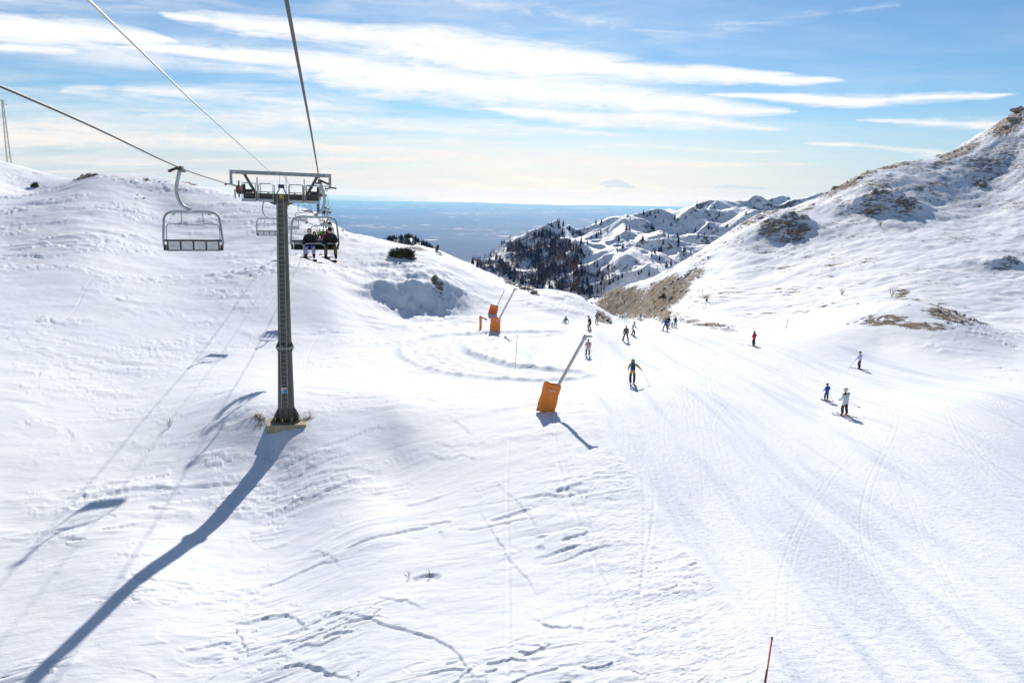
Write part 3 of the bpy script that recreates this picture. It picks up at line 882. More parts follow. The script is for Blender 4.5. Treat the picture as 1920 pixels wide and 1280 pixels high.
class MB:
    """Collects simple solids; build() makes ONE mesh object."""

    def __init__(self):
        self.v, self.f, self.sm = [], [], []

    def add(self, verts, faces, smooth=False):
        k = len(self.v)
        self.v += [tuple(p) for p in verts]
        self.f += [tuple(i + k for i in f) for f in faces]
        self.sm += [smooth] * len(faces)

    def box(self, c, s, rot=None, taper=1.0):
        x, y, z = s[0] / 2, s[1] / 2, s[2] / 2
        P_ = [Vector((sx * x * (taper if sz > 0 else 1), sy * y * (taper if sz > 0 else 1), sz * z)) for sz in (-1, 1) for sx, sy in ((-1, -1), (1, -1), (1, 1), (-1, 1))]
        if rot is not None:
            P_ = [rot @ p for p in P_]
        P_ = [p + Vector(c) for p in P_]
        self.add(P_, [(3, 2, 1, 0), (4, 5, 6, 7), (0, 1, 5, 4), (1, 2, 6, 5), (2, 3, 7, 6), (3, 0, 4, 7)])
        return self

    def bar(self, a, b, w, h, up=(0, 0, 1)):
        a, b = Vector(a), Vector(b)
        d = (b - a).normalized()
        u = Vector(up)
        s = d.cross(u)
        if s.length < 1e-4:
            s = d.cross(Vector((0, 1, 0)))
        s.normalize()
        u = s.cross(d)
        P_ = [p + s * (i * w / 2) + u * (j * h / 2) for p in (a, b) for i, j in ((-1, -1), (1, -1), (1, 1), (-1, 1))]
        self.add(P_, [(3, 2, 1, 0), (4, 5, 6, 7), (0, 1, 5, 4), (1, 2, 6, 5), (2, 3, 7, 6), (3, 0, 4, 7)])
        return self

    def tube(self, pts, r, n=8, smooth=True):
        pts = [Vector(p) for p in pts]
        rr = r if isinstance(r, (list, tuple)) else [r] * len(pts)
        V, Fc = [], []
        ref = Vector((0.13, 0.2, 1)).normalized()
        for i, p in enumerate(pts):
            d = (pts[min(i + 1, len(pts) - 1)] - pts[max(i - 1, 0)]).normalized()
            s = d.cross(ref)
            if s.length < 1e-3:
                s = d.cross(Vector((1, 0, 0)))
            s.normalize()
            u = s.cross(d).normalized()
            V += [p + (s * math.cos(2 * math.pi * k / n) + u * math.sin(2 * math.pi * k / n)) * rr[i] for k in range(n)]
        for i in range(len(pts) - 1):
            for k in range(n):
                a, b = i * n + k, i * n + (k + 1) % n
                Fc.append((a, b, b + n, a + n))
        m = (len(pts) - 1) * n
        self.add(V, Fc, smooth)
        self.add(V[:n], [tuple(range(n))[::-1]])
        self.add(V[m:], [tuple(range(n))])
        return self

    def lathe(self, prof, n=16, c=(0, 0, 0), smooth=True):
        V, Fc = [], []
        for r, z in prof:
            V += [(c[0] + r * math.cos(2 * math.pi * k / n), c[1] + r * math.sin(2 * math.pi * k / n), c[2] + z) for k in range(n)]
        for i in range(len(prof) - 1):
            for k in range(n):
                a, b = i * n + k, i * n + (k + 1) % n
                Fc.append((a, b, b + n, a + n))
        self.add(V, Fc, smooth)
        self.add(V[:n], [tuple(range(n))[::-1]])
        self.add(V[-n:], [tuple(range(n))])
        return self

    def wheel(self, c, axis, r, w, n=14):
        ax = Vector(axis).normalized() * (w / 2)
        return self.tube([Vector(c) - ax, Vector(c) - ax * 0.35, Vector(c) + ax * 0.35, Vector(c) + ax], [r, r * 0.86, r * 0.86, r], n)

    def mesh(self, name):
        me = bpy.data.meshes.new(name)
        me.from_pydata([tuple(v) for v in self.v], [], self.f)
        me.polygons.foreach_set('use_smooth', self.sm)
        me.update()
        return me

    def build(self, name, mat, parent=None, loc=None):
        me = self.mesh(name)
        me.materials.append(mat)
        return link(name, me, parent, loc)


def link(name, me, parent=None, loc=None):
    o = bpy.data.objects.new(name, me)
    COL.objects.link(o)
    if parent is not None:
        o.parent = parent
    if loc is not None:
        o.location = loc
    return o


def paint(name, color, rough=0.5, metal=0.0, var=0.25, scale=6.0, spec=0.4):
    m, t, b = principled(name, color, rough, metal, spec)
    pos = t.n('ShaderNodeTexCoord').outputs['Object']
    f = t.noise(pos, scale, 5.0, 0.65)
    d = tuple(max(c * (1 - var), 0) for c in color)
    l = tuple(min(c * (1 + var), 1) for c in color)
    t.link(t.mix(t.smooth(f, 0.3, 0.7), (*d, 1), (*l, 1)), b.inputs['Base Color'])
    t.link(t.lin(f, 0.3, 0.7, max(rough - 0.12, 0.05), min(rough + 0.12, 1)), b.inputs['Roughness'])
    return m


M = dict(
    tower=paint('tower_paint', (0.105, 0.098, 0.080), 0.55, 0.0, 0.22, 3.0),
    galv=paint('galvanised_steel', (0.30, 0.325, 0.32), 0.45, 0.55, 0.25, 8.0),
    lgalv=paint('light_galvanised', (0.42, 0.45, 0.45), 0.4, 0.35, 0.18, 10.0),
    dark=paint('dark_steel', (0.055, 0.055, 0.05), 0.5, 0.2, 0.3, 8.0),
    rust=paint('rusty_red_steel', (0.20, 0.055, 0.04), 0.7, 0.0, 0.3, 8.0),
    rope=paint('steel_rope', (0.075, 0.07, 0.06), 0.6, 0.1, 0.25, 30.0),
    seat_black=paint('black_seat_vinyl', (0.02, 0.021, 0.02), 0.5, 0, 0.2, 6.0),
    panel=paint('weathered_panel', (0.66, 0.67, 0.65), 0.6, 0, 0.12, 6.0),
    conc=paint('concrete', (0.42, 0.34, 0.22), 0.9, 0, 0.25, 3.0),
    yellow=paint('yellow_plate', (0.78, 0.60, 0.03), 0.5, 0, 0.05),
    black=paint('black_plastic', (0.015, 0.015, 0.015), 0.5, 0, 0.1),
    white=paint('white_paint', (0.78, 0.78, 0.78), 0.5, 0, 0.05),
    red=paint('red_paint', (0.62, 0.04, 0.04), 0.5, 0, 0.1),
    blue=paint('blue_paint', (0.02, 0.22, 0.50), 0.5, 0, 0.1),
    redpole=paint('red_pole_paint', (0.75, 0.04, 0.03), 0.45, 0, 0.15, 5.0),
    pinkpole=paint('faded_pole_paint', (0.72, 0.16, 0.18), 0.5, 0, 0.2, 5.0),
    orange=paint('orange_padding', (0.90, 0.25, 0.03), 0.6, 0, 0.10, 2.5),
    redorange=paint('red_orange_padding', (0.90, 0.17, 0.03), 0.6, 0, 0.10, 2.5),
    alu=paint('aluminium_tube', (0.55, 0.53, 0.48), 0.45, 0.3, 0.15, 4.0),
    pylon=paint('weathered_lattice', (0.36, 0.34, 0.27), 0.6, 0.1, 0.3, 1.0),
    grass=paint('dry_grass', (0.34, 0.22, 0.07), 0.9, 0, 0.4, 9.0),
    juniper=paint('juniper_needles', (0.07, 0.085, 0.03), 0.8, 0, 0.5, 1.6),
    conifer=paint('conifer_needles', (0.022, 0.028, 0.016), 0.85, 0, 0.5, 0.35),
    bark=paint('bark', (0.075, 0.052, 0.036), 0.9, 0, 0.35, 1.5),
    bare=paint('bare_twigs', (0.17, 0.10, 0.065), 0.9, 0, 0.35, 0.06),
    redtwig=paint('reddish_twigs', (0.16, 0.085, 0.05), 0.9, 0, 0.35, 0.9),
    rock=None,
)


def rock_material():
    m, t, b = principled('limestone_rock', (0.3, 0.25, 0.18), 0.9, 0, 0.2)
    geo = t.n('ShaderNodeNewGeometry')
    pos = geo.outputs['Position']
    sepn = t.n('ShaderNodeSeparateXYZ')
    t.link(geo.outputs['Normal'], sepn.inputs[0])
    f = t.math('ADD', sepn.outputs[2], t.math('MULTIPLY', t.math('SUBTRACT', t.noise(pos, 0.8, 4.0), 0.5), 1.0))
    t.link(t.mix(t.smooth(f, 0.70, 0.82), rock_color(t, pos), (0.86, 0.87, 0.885, 1)), b.inputs['Base Color'])
    bump = t.n('ShaderNodeBump')
    bump.inputs['Distance'].default_value = 0.5
    t.link(t.noise(pos, 1.5, 6.0, 0.7), bump.inputs['Height'])
    t.link(bump.outputs[0], b.inputs['Normal'])
    return m


M['rock'] = rock_material()


def text_mesh(body, size, name):
    cu_ = bpy.data.curves.new(name, 'FONT')
    cu_.body = body
    cu_.size = size
    cu_.align_x, cu_.align_y = 'CENTER', 'CENTER'
    cu_.extrude = 0.004
    cu_.resolution_u = 2
    to = bpy.data.objects.new('lettering_source', cu_)
    COL.objects.link(to)
    bpy.context.view_layer.update()
    me = bpy.data.meshes.new_from_object(to.evaluated_get(bpy.context.evaluated_depsgraph_get()))
    bpy.data.objects.remove(to)
    bpy.data.curves.remove(cu_)
    me.name = name
    me.materials.clear()
    return me


# ------------------------------------------------------------------ the lift line
LAZ = math.radians(-13.85)
LD = Vector((math.sin(LAZ), math.cos(LAZ), 0))      # down the line, away from the camera
LR = Vector((math.cos(LAZ), -math.sin(LAZ), 0))
R_RIGHT, R_LEFT, R_MID = -0.40, -5.10, -2.75
S1, S2 = 47.1, 195.0


def on_plane(px, py, r):
    """(s, z) where a sight line crosses the vertical plane of a rope."""
    d = ray(px, py)
    t = r / (d[0] * LR.x + d[1] * LR.y)
    return t * (d[0] * LD.x + d[1] * LD.y), t * d[2]


def lift(s, r, z):
    return LD * s + LR * r + Vector((0, 0, z))


ZR1 = 0.16
rope_left_pts = sorted([on_plane(px, py, R_LEFT) for px, py in [(0, 160), (80, 192), (160, 230), (250, 274), (338, 317)]])
ROPE = {
    'left': (R_LEFT, rope_left_pts + [(S1, 0.04)], 2.0),
    'right': (R_RIGHT, [(2.0, 2.42), (10.0, 2.02), (20.0, 1.47), (28.0, 0.90), (36.0, 0.36), (40.0, 0.29), (S1, ZR1)], 3.0),
}


def rope_z(side, s):
    r, pts, sag = ROPE[side]
    if s <= S1:
        return float(np.interp(s, [p[0] for p in pts], [p[1] for p in pts]))
    if s <= S2:
        t = (s - S1) / (S2 - S1)
        return pts[-1][1] * (1 - t) + (-0.9) * t - sag * 4 * t * (1 - t)
    return -0.9 - (s - S2) * 0.16


for side, lab in (('left', 'left haul rope carrying the empty chairs down past the tower'), ('right', 'right haul rope overhead carrying the occupied chairs up')):
    r = ROPE[side][0]
    ss = list(np.linspace(-12, S1, 30)) + list(np.linspace(S1 + 2, S2, 40)) + list(np.linspace(S2 + 4, 330, 16))
    zz = []
    p0 = ROPE[side][1]
    for s in ss:
        if s < p0[0][0]:
            sl = (p0[1][1] - p0[0][1]) / (p0[1][0] - p0[0][0])
            zz.append(p0[0][1] + sl * (s - p0[0][0]))
        else:
            zz.append(rope_z(side, s))
    if side == 'left':
        k = np.convolve(np.pad(zz[:30], 2, mode='edge'), np.ones(5) / 5, 'valid')
        zz[3:27] = list(k[3:27])
    o = MB().tube([lift(s, r, z) for s, z in zip(ss, zz)], 0.026, 8).build('haul_rope', M['rope'])
    tag(o, lab, 'rope', 'haul ropes of the chairlift')
cm_pts = [on_plane(px, py, R_MID) for px, py in [(165, 0), (260, 92), (350, 180), (440, 262), (505, 321)]]
s0, z0 = cm_pts[0]
s1_, z1_ = cm_pts[1]
pre = (s0 - 8, z0 - (z1_ - z0) / (s1_ - s0) * 8)
pts_ = [pre] + cm_pts + [(46.6, 1.02)]
pts_ += [(S1 + t * (S2 - S1), 1.0 * (1 - t) + 0.3 * t - 5 * t * (1 - t) * 4 * 0.5) for t in np.linspace(0.02, 1, 14)]
o = MB().tube([lift(s, R_MID, z) for s, z in pts_], 0.017, 6).build('signal_cable', M['lgalv'])
tag(o, 'thin pale signal cable running to the middle of the tower head', 'cable')

# ------------------------------------------------------------------ towers


def zt(py, px=533):
    return at(px, py, 45.0)[2]


def build_tower(s, ground_z, arm_z, label, full=True):
    root = empty('chairlift_tower', lift(s, R_MID - (0.28 if full else 0.0), ground_z), -LAZ)
    if full:
        root.rotation_euler = (0, math.radians(1.1), -LAZ)      # stands slightly out of plumb
    H = arm_z - ground_z          # height of the cross-arm's underside
    # local axes: x across the line (right), y down the line, z up
    fl = H * 0.345
    r0, r1, r2 = 0.52, 0.425, 0.315
    n = 12
    MB().lathe([(r0, 0.0), (r0, 0.10), (r1, fl)], n, smooth=False).build('lower_column', M['tower'], root)
    MB().lathe([(r1 - 0.02, fl + 0.02), (r2, H - 0.35), (r2, H)], n, smooth=False).build('upper_column', M['tower'], root)
    fg = MB().lathe([(r1 + 0.13, fl - 0.05), (r1 + 0.13, fl + 0.05)], 24, smooth=False).build('flange', M['galv'], root)
    if full:
        for k in range(14):
            a = 2 * math.pi * k / 14
            c, sn = math.cos(a), math.sin(a)
            MB().tube([((r1 + 0.08) * c, (r1 + 0.08) * sn, fl - 0.11), ((r1 + 0.08) * c, (r1 + 0.08) * sn, fl + 0.12)], 0.024, 6).build('bolt', M['lgalv'], fg)
            mb = MB()
            for sg in (-1, 1):
                mb.add([((r1 - 0.02) * c, (r1 - 0.02) * sn, fl + sg * 0.05), ((r1 + 0.11) * c, (r1 + 0.11) * sn, fl + sg * 0.05), ((r1 - 0.02) * c, (r1 - 0.02) * sn, fl + sg * 0.38)], [(0, 1, 2)])
            ao = Vector((-sn, c, 0)) * 0.012
            mb2 = MB()
            for sg in (-1, 1):
                tri = [Vector(((r1 - 0.03) * c, (r1 - 0.03) * sn, fl + sg * 0.051)), Vector(((r1 + 0.11) * c, (r1 + 0.11) * sn, fl + sg * 0.051)), Vector(((r1 - 0.03) * c, (r1 - 0.03) * sn, fl + sg * 0.36))]
                mb2.add([p - ao for p in tri] + [p + ao for p in tri], [(0, 1, 2), (5, 4, 3), (0, 3, 4, 1), (1, 4, 5, 2), (2, 5, 3, 0)])
            mb2.build('stiffener', M['tower'], fg)
        # flared foot plates with anchor bolts
        for k in range(8):
            a = 2 * math.pi * (k + 0.5) / 8
            c, sn = math.cos(a), math.sin(a)
            ao = Vector((-sn, c, 0)) * 0.018
            q = [Vector(((r0 - 0.03) * c, (r0 - 0.03) * sn, 0.0)), Vector(((r0 + 0.34) * c, (r0 + 0.34) * sn, 0.0)), Vector(((r0 + 0.30) * c, (r0 + 0.30) * sn, 0.20)), Vector(((r0 - 0.03) * c, (r0 - 0.03) * sn, 0.85))]
            f = MB()
            f.add([p - ao for p in q] + [p + ao for p in q], [(0, 1, 2, 3), (7, 6, 5, 4), (0, 4, 5, 1), (1, 5, 6, 2), (2, 6, 7, 3), (3, 7, 4, 0)])
            f.build('foot_plate', M['tower'], root)
            MB().tube([((r0 + 0.22) * c - sn * 0.1, (r0 + 0.22) * sn + c * 0.1, -0.05), ((r0 + 0.22) * c - sn * 0.1, (r0 + 0.22) * sn + c * 0.1, 0.30)], 0.035, 6).build('anchor_bolt', M['yellow'], root)
        MB().lathe([(r0 + 0.38, -0.02), (r0 + 0.38, 0.06)], 24, smooth=False).build('base_plate', M['tower'], root)
        mb = MB()
        mb.box((0.05, 0.0, -0.35), (2.35, 2.0, 0.58))
        mb.build('footing', M['conc'], root)
        # ladder on the side towards the camera
        lad = empty('ladder', (0, 0, 0))
        lad.parent = root
        def rad(z):
            return r0 + (r1 - r0) * z / fl if z < fl else r1 + (r2 - r1) * (z - fl) / (H - fl)
        for sx in (-0.185, 0.185):
            MB().tube([(sx - 0.05, -rad(z) - (0.10 if abs(z - fl) > 0.5 else 0.24), z) for z in (0.9, 2.5, fl - 0.7, fl - 0.3, fl + 0.3, fl + 0.7, H * 0.6, H * 0.8, H + 0.35)], 0.022, 6).build('rail', M['galv'], lad)
        rme = MB().tube([(-0.185, 0, 0), (0.185, 0, 0)], 0.016, 6).mesh('rung')
        rme.materials.append(M['galv'])
        z = 1.05
        while z < H + 0.3:
            link('rung', rme, lad, (-0.05, -rad(z) - (0.10 if abs(z - fl) > 0.5 else 0.24), z))
            z += 0.275
        # cable duct beside the ladder
        MB().bar((-0.30, -r0 * 0.86, 2.4), (-0.24, -r2 * 0.9, H - 0.4), 0.05, 0.05).build('cable_duct', M['dark'], root)
        # notice plate
        zs = zt(727) - ground_z
        sg = MB().box((-0.05, -rad(zs) - 0.14, zs), (0.335, 0.012, 0.35)).build('notice_plate', M['white'], root)
        MB().box((0.02, -rad(zs) - 0.149, zs + 0.085), (0.185, 0.006, 0.075)).build('red_field', M['red'], sg)
        MB().box((-0.05, -rad(zs) - 0.149, zs - 0.063), (0.315, 0.006, 0.195)).build('blue_field', M['blue'], sg)
        for q in range(3):
            MB().box((-0.145, -rad(zs) - 0.154, zs - 0.01 - q * 0.055), (0.085, 0.004, 0.028)).build('small_print', M['white'], sg)
        MB().box((-0.12, -rad(zs) - 0.149, zs + 0.085), (0.03, 0.006, 0.06)).build('pictogram', M['black'], sg)
    # cross-arm
    b = MB()
    b.add([(-2.15, -0.17, H + 0.0), (2.15, -0.17, H), (2.15, 0.17, H), (-2.15, 0.17, H), (-2.15, -0.17, H + 0.42), (2.15, -0.17, H + 0.42), (2.15, 0.17, H + 0.42), (-2.15, 0.17, H + 0.42)],
          [(3, 2, 1, 0), (4, 5, 6, 7), (0, 1, 5, 4), (1, 2, 6, 5), (2, 3, 7, 6), (3, 0, 4, 7)])
    b.add([(-0.95, -0.19, H - 0.003), (-0.42, -0.19, H - 0.24), (0.42, -0.19, H - 0.24), (0.95, -0.19, H - 0.003), (-0.95, 0.19, H - 0.003), (-0.42, 0.19, H - 0.24), (0.42, 0.19, H - 0.24), (0.95, 0.19, H - 0.003)],
          [(0, 1, 2, 3), (7, 6, 5, 4), (0, 4, 5, 1), (1, 5, 6, 2), (2, 6, 7, 3)])
    b.build('cross_arm', M['tower'], root)
    gz = zt(326) - arm_z
    g = MB().box((0, 0, H + gz), (5.78, 0.16, 0.215)).build('gantry_beam', M['galv'], root)
    for sx in (-1, 1):
        MB().bar((sx * 2.07, 0, H + gz - 0.10), (sx * 1.46, 0, H + 0.40), 0.16, 0.15, (0, 1, 0)).build('gantry_strut', M['tower'], root)
        MB().bar((sx * 1.88, 0, H + gz - 0.115), (sx * 2.30, 0, H + gz - 0.112), 0.13, 0.02, (0, 0, 1)).build('gantry_strut_plate', M['tower'], root)
        MB().box((sx * 2.82, 0, H + gz - 0.40), (0.15, 0.13, 0.58)).build('end_hanger', M['galv'], root)
        hk = MB()
        hk.bar((sx * 2.50, 0, H + gz - 0.80), (sx * 2.86, 0, H + gz - 0.70), 0.10, 0.07)
        hk.bar((sx * 2.83, 0, H + gz - 0.70), (sx * 3.12, 0, H + gz - 0.72), 0.10, 0.09)
        hk.build('hoist_hook', M['dark'], root)
        if full:
            MB().tube([(sx * 3.13, 0, H + gz - 0.72), (sx * 3.19, 0, H + gz - 0.72)], 0.08, 8).build('hook_end', M['rust'], root)
            MB().tube([(sx * 2.62, -0.085, H + gz), (sx * 2.62, 0.085, H + gz)], 0.05, 10).build('beam_eye', M['white'], root)
        # sheave train
        tr = empty('sheave_train', (sx * 2.36, 0, H + (ZR1 - arm_z) - 0.22 + 0.0))
        tr.parent = root
        MB().box((0.0, 0, -0.22), (0.07, 2.6, 0.13)).build('rocker_beam', M['dark'], tr)
        MB().bar((-sx * 0.34, 0, -0.20), (sx * 0.02, 0, -0.22), 0.16, 0.18).build('axle', M['dark'], tr)
        for q in range(6):
            w = MB().wheel((0, -1.25 + q * 0.5, 0.0), (1, 0, 0), 0.215, 0.10).build('sheave', M['rust' if q % 3 == 0 else 'dark'], tr)
        if full:
            MB().box((-sx * 0.10, -1.30, -0.02), (0.05, 0.35, 0.95)).build('rope_catcher', M['rust'], tr)
            MB().box((sx * 0.13, -1.20, -0.30), (0.05, 0.30, 0.50)).build('guard_plate', M['galv'], tr)
        # walkways with handrails
        for x0, x1 in ((0.44, 1.24), (1.42, 2.18)):
            w = empty('walkway', (0, 0, 0))
            w.parent = root
            xa, xb = sx * x0, sx * x1
            for yy in ((-0.62, 0.62) if full else (-0.62,)):
                ysg = 1 if yy > 0 else -1
                MB().box(((xa + xb) / 2, yy - ysg * 0.2, H - 0.06), (abs(xb - xa), 0.42, 0.05)).build('deck', M['lgalv'], w)
                MB().box(((xa + xb) / 2, yy + ysg * 0.022, H + 0.01), (abs(xb - xa), 0.02, 0.15)).build('toe_board', M['lgalv'], w)
                zt_ = H + 0.98
                c_ = 0.10 if xb > xa else -0.10
                MB().tube([(xa, yy, H - 0.08), (xa, yy, zt_ - 0.1), (xa + c_ * 0.3, yy, zt_ - 0.03), (xa + c_, yy, zt_), (xb - c_, yy, zt_), (xb - c_ * 0.3, yy, zt_ - 0.03), (xb, yy, zt_ - 0.1), (xb, yy, H - 0.08)], 0.024, 7).build('handrail', M['galv'], w)
                MB().tube([(xa, yy, H + 0.50), (xb, yy, H + 0.50)], 0.02, 6).build('mid_rail', M['dark'], w)
        if full:
            MB().box((sx * 1.33, -0.45, H + 0.66), (0.05, 0.30, 1.35)).build('rope_guard_paddle', M['galv'], root)
            MB().box((sx * 1.86, 0.05, H + 0.53), (0.42, 0.26, 0.20)).build('junction_box', M['dark'], root)
            MB().box((sx * 2.12, 0.02, H + 0.66), (0.16, 0.22, 0.48)).build('counterweight', M['dark'], root)
            MB().tube([(sx * 0.75, -0.1, H + 0.42), (sx * 0.75, -0.1, H + 0.47)], 0.05, 8).build('cap_bolt', M['dark'], root)
    if full:
        # signal cable pulley on its trestle
        for sx in (-1, 1):
            MB().bar((sx * 0.27, 0, H + 0.42), (sx * 0.11, 0, H + 0.74), 0.06, 0.06).build('trestle_leg', M['dark'], root)
        MB().box((0.02, 0, H + 0.86), (0.30, 0.26, 0.22)).build('pulley_block', M['dark'], root)
        MB().wheel((-0.15, -0.02, H + 0.86), (1, 0, 0), 0.14, 0.07).build('pulley', M['blue'], root)
        for x in (-0.09, 0.26, 0.30):
            MB().tube([(x, -0.05, H + gz - 0.1), (x, -0.05, H + (0.98 if x < 0 else 0.42))], 0.011, 5).build('guy_rod', M['lgalv'], root)
        pl = MB().box((0.02, -0.215, H + 0.26), (0.26, 0.012, 0.215)).build('number_plate', M['yellow'], root)
        tm = text_mesh('12', 0.20, 'number')
        tm.materials.append(M['black'])
        nt = link('number', tm, pl, (0.02, -0.226, H + 0.255))
        nt.rotation_euler = (math.pi / 2, 0, 0)
    return tag(root, label, 'lift tower', 'chairlift towers')


TB = at(535, 789, 45.0)
arm_z1 = zt(377)
T1Z = float(ground(*lift(S1, R_MID, 0)[:2])) + 0.12
near_tower = build_tower(S1, T1Z, arm_z1, 'tall near chairlift tower with ladder and yellow plate reading 12')
p2 = lift(S2, R_MID, 0)
far_tower = build_tower(S2, float(ground(p2.x, p2.y)) - 0.5, -1.6, 'distant chairlift tower behind the near one, over the hill', False)

# ------------------------------------------------------------------ chairs


def arc(pts, n=6):
    p = np.array(pts, float)
    t = np.linspace(0, len(p) - 1, (len(p) - 1) * n + 1)
    return [Vector(q) for q in cr(p, np.minimum(t, len(p) - 1.0001))]


def build_chair(side, s, label, group, up, detail=2):
    """up: carries riders towards the camera (faces -y), bar lowered; otherwise empty, seen from behind, bar raised."""
    r = ROPE[side][0]
    z = rope_z(side, s)
    root = empty('lift_chair', lift(s, r, z), -LAZ)
    o = 1 if side == 'right' else -1       # outward from the tower
    cx = -o * 0.30
    if side == 'left':
        root.scale = (0.93, 0.93, 0.93)
    f = -1 if up else 1                    # direction the chair faces along y
    gp = MB().box((0, 0, 0.03), (0.16, 0.46, 0.15)).build('grip', M['dark'], root)
    if detail > 1:
        MB().bar((o * 0.05, -0.05, 0.06), (o * 0.36, -0.1, -0.08), 0.10, 0.10).build('grip_lever', M['dark'], gp)
        MB().tube([(o * 0.36, -0.1, -0.13), (o * 0.36, -0.1, -0.03)], 0.06, 8).build('grip_roller', M['rust'], gp)
        MB().box((-o * 0.10, 0, -0.07), (0.22, 0.2, 0.10)).build('grip_jaw', M['galv'], gp)
    h = arc([(o * 0.02, 0, -0.05), (o * 0.12, 0, -0.42), (o * 0.19, 0, -0.80), (o * 0.13, 0, -1.14), (-o * 0.02, 0, -1.38), (cx * 0.75, 0, -1.50), (cx, 0, -1.52)], 4)
    MB().tube(h, [0.075 - 0.02 * k / len(h) for k in range(len(h))], 8).build('hanger', M['lgalv'], root)
    W2 = 1.075
    MB().bar((cx - 0.66, 0, -1.60), (cx + 0.66, 0, -1.60), 0.16, 0.11).build('top_beam', M['lgalv'], root)
    if detail > 1:
        MB().box((cx, -0.09, -1.56), (0.11, 0.02, 0.07)).build('number_tag', M['white'], root)
        for sx in (-1, 1):
            MB().box((cx + sx * 0.64, 0, -1.65), (0.10, 0.17, 0.15)).build('beam_clamp', M['lgalv'], root)
    fr = arc([(cx - 0.60, 0, -1.60), (cx - 0.85, 0, -1.66), (cx - 0.985, 0, -1.82), (cx - 1.03, 0.0, -2.15), (cx - W2, 0, -2.70), (cx - W2 + 0.02, f * 0.05, -2.92), (cx - 0.94, f * 0.10, -3.09)], 4)
    fl_ = [Vector((2 * cx - p.x, p.y, p.z)) for p in fr]
    MB().tube(fr, 0.042, 7).build('side_frame', M['galv'], root)
    MB().tube(fl_, 0.042, 7).build('side_frame', M['galv'], root)
    # seat and back
    seat_m = M['seat_black'] if up else M['panel']
    MB().bar((cx - W2, 0, -2.705), (cx + W2, 0, -2.705), 0.06, 0.075).build('back_rail', M['dark'], root)
    MB().bar((cx - 0.95, f * 0.02, -3.085), (cx + 0.95, f * 0.02, -3.085), 0.06, 0.055).build('seat_rail', M['galv' if not up else 'dark'], root)
    for q in range(4):
        x = cx - 0.93 + 0.2325 + q * 0.465
        MB().box((x, f * 0.01, -2.90), (0.415, 0.05, 0.29)).build('backrest', seat_m, root)
        st = MB()
        st.add([(x - 0.215, f * 0.04, -3.05), (x + 0.215, f * 0.04, -3.05), (x + 0.215, f * 0.50, -3.01), (x - 0.215, f * 0.50, -3.01),
                (x - 0.215, f * 0.04, -3.12), (x + 0.215, f * 0.04, -3.12), (x + 0.215, f * 0.50, -3.08), (x - 0.215, f * 0.50, -3.08)],
               [(0, 1, 2, 3), (7, 6, 5, 4), (0, 4, 5, 1), (1, 5, 6, 2), (2, 6, 7, 3), (3, 7, 4, 0)])
        st.build('seat', M['seat_black'] if up else M['dark'], root)
    for q in range(5):
        x = cx - 0.93 + q * 0.465
        MB().box((x, f * 0.005, -2.90), (0.05, 0.07, 0.33)).build('back_post', M['dark'], root)
    for sx in (-1, 1):
        MB().box((cx + sx * 1.03, f * 0.03, -2.98), (0.10, 0.16, 0.22)).build('arm_bracket', M['dark'], root)
    if not up:      # safety bar folded up
        y = f * 0.12
        b = arc([(cx - 0.97, f * 0.05, -2.72), (cx - 0.965, y, -2.30), (cx - 0.93, y, -2.12), (cx - 0.80, y, -2.085), (cx - 0.50, y, -2.07), (cx - 0.40, y, -1.98), (cx - 0.385, f * 0.04, -1.65)], 4)
        b2 = [Vector((2 * cx - p.x, p.y, p.z)) for p in b]
        sb = MB()
        sb.tube(b, 0.018, 6)
        sb.tube(b2, 0.018, 6)
        sb.tube([(cx - 0.50, y, -2.07), (cx - 0.2, y, -2.095), (cx + 0.2, y, -2.095), (cx + 0.50, y, -2.07)], 0.018, 6)
        sb.build('safety_bar', M['galv'], root)
    else:
        y = f * 0.52
        sb = MB()
        sb.tube([(cx - 1.0, f * 0.05, -2.78), (cx - 0.98, y, -2.79), (cx - 0.60, y, -2.79), (cx - 0.52, y, -2.86), (cx - 0.50, y, -3.0)], 0.026, 7)
        sb.tube([(cx + 1.0, f * 0.05, -2.78), (cx + 0.98, y, -2.79), (cx + 0.58, y, -2.79), (cx + 0.48, y, -2.86), (cx + 0.46, y, -3.0)], 0.026, 7)
        sb.tube([(cx - 0.50, y, -3.0), (cx - 0.46, y, -2.86), (cx - 0.36, y, -2.79), (cx + 0.28, y, -2.79), (cx + 0.40, y, -2.86), (cx + 0.46, y, -3.0)], 0.026, 7)
        so = sb.build('safety_bar', M['lgalv'], root)
        for x in (cx - 0.50, cx + 0.46):
            MB().tube([(x, y, -2.98), (x, y, -3.40)], 0.024, 7).build('footrest_post', M['lgalv'], so)
            MB().tube([(x - 0.17, y, -3.42), (x + 0.36, y, -3.42)], 0.028, 7).build('footrest', M['galv'], so)
    return tag(root, label, 'chair', group), cx


sL = on_plane(338, 318, R_LEFT)[0]
GE, GO = 'empty chairs going down the left rope', 'occupied chairs coming up the right rope'
left_labels = ['largest empty grey lift chair, left of the near tower', 'second empty lift chair, half hidden just left of the tower column', 'empty lift chair partly hidden behind the tower column, third down the line',
               'small empty lift chair beyond the tower, fourth down the line', 'tiny empty lift chair against the blue plain, fifth down the line']
chairs = {}
for k, lab in enumerate(left_labels):
    build_chair('left', sL + k * 35.0, lab, GE, False, 2 if k < 2 else 1)
right_labels = ['nearest occupied black lift chair with two riders and lowered bar', 'second occupied lift chair, seen behind the nearest riders', 'third occupied lift chair, behind the red jacketed rider', 'fourth occupied lift chair, small beside the right sheaves', 'tiny fifth occupied lift chair seen against the blue plain']
for k, lab in enumerate(right_labels):
    s = 36.0 + k * 35.0
    c, cx = build_chair('right', s, lab, GO, True, 2 if k < 2 else 1)
    chairs[k] = (s, rope_z('right', s), cx)

# ------------------------------------------------------------------ people
MATS = {}


